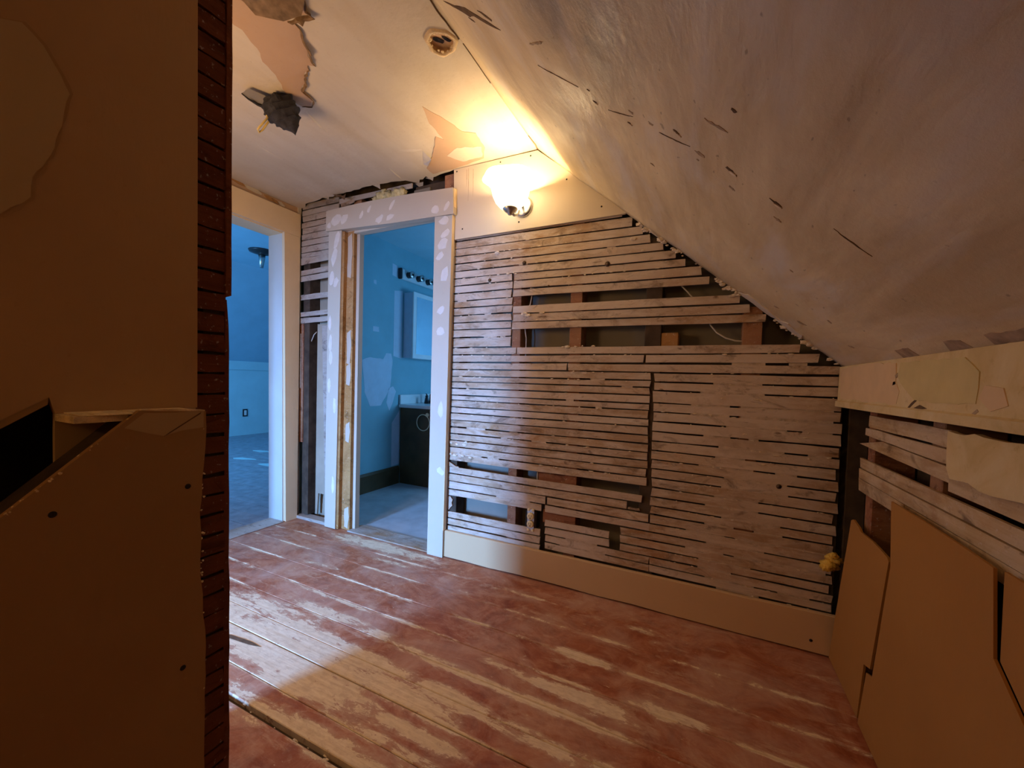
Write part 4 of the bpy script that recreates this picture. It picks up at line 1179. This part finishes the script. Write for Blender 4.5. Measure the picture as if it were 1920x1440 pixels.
# ---- old ceiling box opening
rg = empty('ceiling_box')
tag(rg, 'round broken lamp opening in the plaster beside the slope fold', 'ceiling box')
def wobr(an, h):
    return 1 + 0.06 * math.sin(3 * an + 1) + 0.04 * math.sin(7 * an)
lathe('ring', [(0.044, 0.004), (0.041, -0.002), (0.046, -0.007), (0.054, -0.005), (0.058, 0.0003)], (HC[0], HC[1], HZ), 'ring', rg, 'z', 28, True, wobr)
bm = b_lathe(bmesh.new(), [(0.046, 0.0), (0.046, 0.014), (0.0005, 0.014)], (HC[0], HC[1], HZ + 0.001), 'z', 20, True)
new_obj('box_shell', bm, 'box_inside', rg)
for q, (dx, dy, a, b, an) in enumerate(((-0.014, 0.000, .020, .010, 0.9), (0.016, 0.010, .018, .006, 1.1))):
    z = HZ + (0.0125 if q < 2 else -0.0078)
    prism('dark_hole', 'z', blob_pts(HC[0] + dx, HC[1] + dy, a, b, an, 10, 0.2, 800 + q), z, z + 0.002, 'black', rg)
bm = bmesh.new()
for q in range(26):
    an = rnd.uniform(0, 2 * PI)
    r = rnd.uniform(0.034, 0.05)
    b_blob(bm, (HC[0] + r * math.cos(an), HC[1] + r * math.sin(an), HZ - 0.002), rnd.uniform(0.003, 0.007), q, 0.6, 1, (1, 1, 0.6))
tag(new_obj('broken_rim', bm, 'ring', rg), kind='stuff')

# ---- hanging bundle with the yellow wire
nb = empty('wire_bundle')
tag(nb, 'charcoal bundle of folded felt and yellow wire hanging from the ceiling', 'bundle')
bm = bmesh.new()
a, b = Vector((-1.69, 1.115, 2.212)), Vector((-1.625, 1.155, 2.075))
dirv = (b - a).normalized()
s1 = dirv.cross(Vector((0, 1, 0))).normalized(); s2 = s1.cross(dirv)
prev = None
NR, NS = 48, 32
for i in range(NR + 1):
    k = i / NR
    fold = 1 + 0.24 * (1 - abs(math.sin(k * PI * 5.5 + 0.4)) ** 0.5)
    r = 0.060 * (1 - k ** 2.6) ** 0.6 * fold * (0.75 + 0.35 * min(1, k * 4)) + 0.002
    c = a + (b - a) * k
    ring = []
    for j in range(NS):
        an = 2 * PI * j / NS
        rr = r * (1 + 0.16 * mnoise.noise(Vector((math.cos(an) * 2, math.sin(an) * 2, k * 5))) + 0.07 * math.sin(an * 5 + k * 6))
        ring.append(bm.verts.new(c + (s1 * math.cos(an) + s2 * math.sin(an) * 0.8) * rr + dirv * (0.020 * math.sin(an + 2.2))))
    if prev:
        for j in range(NS):
            bm.faces.new((prev[j], prev[(j + 1) % NS], ring[(j + 1) % NS], ring[j]))
    prev = ring
bm.faces.new(prev)
new_obj('felt_roll', bm, 'nest', nb)
tube('wire_loop', [(-1.715, 1.125, 2.17), (-1.715, 1.11, 2.14), (-1.725, 1.095, 2.11), (-1.745, 1.085, 2.085), (-1.752, 1.082, 2.074), (-1.760, 1.092, 2.070), (-1.752, 1.102, 2.082), (-1.735, 1.108, 2.105), (-1.715, 1.118, 2.135), (-1.705, 1.128, 2.165)], 0.0042, 'yellow', nb)
tube('wire_stub', [(-1.70, 1.12, 2.18), (-1.705, 1.10, 2.15), (-1.715, 1.095, 2.125)], 0.004, 'yellow', nb)
bm = bmesh.new()
for v in ((-1.770, 1.025, 2.195), (-1.722, 1.028, 2.200), (-1.690, 1.090, 2.196), (-1.705, 1.118, 2.188), (-1.745, 1.112, 2.185), (-1.762, 1.07, 2.190)):
    bm.verts.new(v)
bm.verts.ensure_lookup_table()
bm.faces.new(list(bm.verts))
bmesh.ops.solidify(bm, geom=list(bm.faces), thickness=0.003)
new_obj('paper_flap', bm, 'flapgrey', nb)
curlbm = b_tube(bmesh.new(), [(-1.770, 1.025, 2.193), (-1.766, 1.05, 2.186), (-1.758, 1.085, 2.182), (-1.742, 1.113, 2.180), (-1.715, 1.125, 2.182)], [0.002, 0.004, 0.006, 0.007, 0.008], 7)
new_obj('rolled_edge', curlbm, 'nest', nb, True)

# ---- insulation
ib = empty('insulation_clump')
tag(ib, 'pale yellow insulation clump stuffed above the bathroom door head', 'insulation')
bm = bmesh.new()
for q, (x, z, r) in enumerate(((-1.91, 2.150, .030), (-1.86, 2.165, .040), (-1.81, 2.160, .038), (-1.74, 2.155, .040), (-1.70, 2.160, .036), (-1.84, 2.190, .022), (-1.77, 2.135, .03))):
    b_blob(bm, (x, 1.925, z), r, q, 0.6, 3, (1, 0.6, 0.8), 2.5)
new_obj('fibre_wad', bm, 'insul', ib, True)
ib2 = empty('foam_tuft')
tag(ib2, 'small yellow foam tuft poking out in the knee wall corner', 'foam')
bm = bmesh.new()
for q, (x, yv, z, r) in enumerate(((0.452, 1.885, 0.362, .022), (0.440, 1.885, 0.352, .014), (0.466, 1.89, 0.385, .020), (0.462, 1.88, 0.405, .012))):
    b_blob(bm, (x, yv, z), r, q, 0.6, 3, (1.2, 0.8, 0.9), 2.5)
new_obj('foam_wad', bm, 'tuft', ib2, True)

# ---- outlet in the lath wall
oo = empty('electrical_outlet')
tag(oo, 'ivory double outlet without cover in the torn lath wall', 'outlet')
box('metal_box', -0.825, -0.762, 1.928, 1.98, 0.256, 0.352, 'black', oo, 0.003)
box('yoke', -0.812, -0.772, 1.9225, 1.9275, 0.250, 0.362, 'metal', oo, 0.001)
for zc in (0.325, 0.284):
    f = lathe('receptacle_face', [(0.019, 0.0), (0.019, -0.006), (0.017, -0.008), (0.001, -0.008)], (-0.792, 1.9225, zc), 'ivory', oo, 'y', 20)
    for dx in (-0.006, 0.006):
        box('slot', -0.792 + dx - 0.001, -0.792 + dx + 0.001, 1.9138, 1.9150, zc - 0.001, zc + 0.008, 'black', f)
    lathe('ground_hole', [(0.003, 0.0), (0.003, -0.001)], (-0.792, 1.9150, zc - 0.008), 'black', f, 'y', 10)
lathe('screw', [(0.004, 0.0), (0.003, -0.002)], (-0.792, 1.9225, 0.3045), 'metal', oo, 'y', 10)
for zc in (0.252, 0.358):
    for dx in (-0.012, 0.012):
        lathe('mounting_ear', [(0.008, 0.0), (0.008, -0.003), (0.006, -0.004)], (-0.792 + dx, 1.9245, zc), 'ivory', oo, 'y', 12)

# ---- cables inside the wall
for lab, pts in (('thin white cable rising behind the laths past both upper openings', [(-0.865, 1.965, 1.15), (-0.862, 1.962, 1.21), (-0.860, 1.958, 1.26), (-0.868, 1.955, 1.31), (-0.858, 1.958, 1.40), (-0.842, 1.958, 1.44), (-0.832, 1.96, 1.50), (-0.83, 1.965, 1.56)]),
                 ('white cable curving down behind the second long opening', [(0.0, 1.965, 1.34), (0.015, 1.96, 1.295), (0.04, 1.956, 1.262), (0.075, 1.954, 1.238), (0.11, 1.954, 1.226), (0.15, 1.958, 1.222), (0.20, 1.975, 1.22)]),
                 ('thin cable slanting across the uppermost opening by the slope', [(-0.13, 1.965, 1.50), (-0.103, 1.96, 1.470), (-0.085, 1.958, 1.45), (-0.065, 1.96, 1.425), (-0.05, 1.97, 1.40)]),
                 ('white cable dropping behind the lower opening toward the ivory outlet', [(-0.772, 1.962, 0.62), (-0.770, 1.950, 0.56), (-0.768, 1.942, 0.53), (-0.769, 1.944, 0.50), (-0.775, 1.955, 0.42), (-0.785, 1.965, 0.34)])):
    tag(tube('electrical_cable', pts, 0.0034, 'cable'), lab, 'cable', 'cables inside the lath wall')
tag(tube('electrical_cable', [(-2.50, 1.972, 1.345), (-2.515, 1.962, 1.325), (-2.53, 1.958, 1.29), (-2.55, 1.956, 1.25), (-2.565, 1.956, 1.235)], 0.003, 'cable'), 'short bent cable end in the open cavity between the doorways', 'cable', 'cables inside the lath wall')

# ---- board sheets on the knee wall
shA = prism('fibreboard_sheet', 'x', ragged([(1.900, 0.003), (1.847, 0.203), (1.800, 0.362), (1.735, 0.585), (1.715, 0.594), (1.66, 0.585), (1.637, 0.576), (1.54, 0.580), (1.434, 0.574)], 0.002, 0.05, 14) + [(1.422, 0.566), (1.508, 0.212), (1.556, 0.196), (1.588, 0.003)], 0.4675, 0.4735, 'kraft')
tag(shA, 'narrow brown board sheet with torn top beside the baseboard end', 'board', 'brown boards nailed over the knee wall')
shB = prism('fibreboard_sheet', 'x', [(1.416, 0.733), (1.398, 0.562), (1.477, 0.207), (1.520, 0.192), (1.566, 0.003), (0.60, 0.003), (0.60, 0.30), (0.976, 0.575), (0.991, 0.727), (1.069, 0.730), (1.222, 0.733)], 0.4635, 0.4685, 'kraft')
tag(shB, 'large brown board sheet covering the middle of the knee wall', 'board', 'brown boards nailed over the knee wall')
shC = prism('fibreboard_sheet', 'x', [(0.974, 0.729), (0.9705, 0.575), (0.598, 0.30), (0.598, 0.003), (-1.65, 0.003), (-1.65, 0.735)], 0.4692, 0.4740, 'kraft')
tag(shC, 'brown board sheet past the open wedge slit of the large board', 'board', 'brown boards nailed over the knee wall')

# ---- bathroom things
van = empty('vanity_cabinet')
tag(van, 'dark brown vanity cabinet with a white sink top', 'vanity')
box('side_panel', -2.662, -2.15, 3.05, 3.068, 0.0, 0.742, 'vanity', van, 0.002)
box('carcass', -2.662, -2.155, 3.069, 4.0, 0.09, 0.742, 'vanity', van, 0.002)
for y0 in (3.08, 3.54):
    dd = box('door', -2.1545, -2.135, y0, y0 + 0.44, 0.12, 0.72, 'vanity', van, 0.004)
    box('knob', -2.1345, -2.115, y0 + 0.05, y0 + 0.07, 0.6, 0.62, 'darkmetal', dd, 0.004)
ct = box('countertop', -2.672, -2.12, 3.03, 4.02, 0.744, 0.776, 'white', van, 0.006)
box('backsplash', -2.674, -2.655, 3.04, 4.02, 0.7765, 0.868, 'white', ct, 0.004)
lathe('basin_rim', [(0.15, 0.0), (0.145, 0.006), (0.135, 0.005), (0.12, -0.004)], (-2.33, 3.5, 0.7765), 'white', ct, 'z', 28, True)
fa = empty('basin_faucet')
tag(fa, 'dark two-handle faucet on the white sink top', 'faucet')
box('deck_plate', -2.575, -2.525, 3.30, 3.46, 0.7765, 0.790, 'darkmetal', fa, 0.004)
for yv in (3.315, 3.445):
    h = lathe('handle', [(0.026, 0.0), (0.020, 0.03), (0.014, 0.055), (0.018, 0.065), (0.008, 0.072)], (-2.55, yv, 0.790), 'darkmetal', fa, 'z', 14)
    tube('lever', [(-2.55, yv, 0.855), (-2.53, yv - 0.03, 0.872), (-2.52, yv - 0.055, 0.878)], [0.007, 0.006, 0.005], 'darkmetal', h)
tube('spout', [(-2.55, 3.38, 0.790), (-2.55, 3.38, 0.86), (-2.52, 3.38, 0.895), (-2.46, 3.38, 0.895), (-2.43, 3.38, 0.87)], [0.016, 0.014, 0.013, 0.012, 0.011], 'darkmetal', fa, 12)
tr = empty('towel_ring')
tag(tr, 'pale towel ring hung on the dark end of the vanity', 'towel ring')
ringpts = [(-2.375 + 0.074 * math.cos(2 * PI * a / 28), 3.036, 0.615 + 0.076 * math.sin(2 * PI * a / 28)) for a in range(29)]
new_obj('ring', b_tube(bmesh.new(), ringpts, 0.0042, 8, False), 'ivory', tr, True)
lathe('mount', [(0.02, 0.0), (0.02, -0.006), (0.010, -0.012), (0.007, -0.018)], (-2.335, 3.049, 0.688), 'ivory', tr, 'y', 14)
mc = empty('mirror_cabinet')
tag(mc, 'white framed mirror cabinet over the vanity on the aqua wall', 'cabinet')
box('carcass', -2.679, -2.572, 3.09, 3.74, 1.232, 1.866, 'bathpatch', mc, 0.003)
fr = box('door_frame', -2.571, -2.553, 3.085, 3.745, 1.225, 1.872, 'white', mc, 0.004)
box('mirror', -2.5535, -2.5505, 3.13, 3.70, 1.270, 1.827, 'mirror', fr)
vl = empty('vanity_light')
tag(vl, 'row of dark bulb sockets on a bar over the mirror cabinet', 'light bar')
box('back_bar', -2.679, -2.640, 3.02, 3.80, 1.985, 2.085, 'white', vl, 0.01)
box('end_cap', -2.679, -2.638, 3.0, 3.02, 1.983, 2.087, 'darkmetal', vl, 0.006)
for q in range(5):
    s = lathe('socket', [(0.030, 0.0), (0.030, 0.05), (0.026, 0.058), (0.012, 0.060)], (-2.6395, 3.10 + q * 0.15, 2.035), 'darkmetal', vl, 'x', 16)
    lathe('socket_ring', [(0.033, 0.050), (0.034, 0.056), (0.031, 0.060)], (-2.6395, 3.10 + q * 0.15, 2.035), 'metal', s, 'x', 16)

# ---- bedroom things
bo = empty('bedroom_outlet')
tag(bo, 'small dark rimmed outlet mounted low on the pale blue bedroom wall', 'outlet')
box('box_rim', -6.949, -6.940, 4.065, 4.145, 0.315, 0.44, 'darkmetal', bo, 0.002)
box('receptacle', -6.9395, -6.934, 4.085, 4.125, 0.335, 0.42, 'white', bo, 0.004)
cf = empty('ceiling_hook')
tag(cf, 'dark bracket stub hanging from the blue bedroom ceiling', 'bracket')
lathe('flange', [(0.15, 0.0), (0.14, -0.02), (0.04, -0.05)], (-5.05, 3.18, 2.579), 'darkmetal', cf, 'z', 16)
tube('stem', [(-5.05, 3.18, 2.54), (-5.05, 3.18, 2.46), (-5.04, 3.17, 2.37)], [0.042, 0.034, 0.022], 'metal', cf)
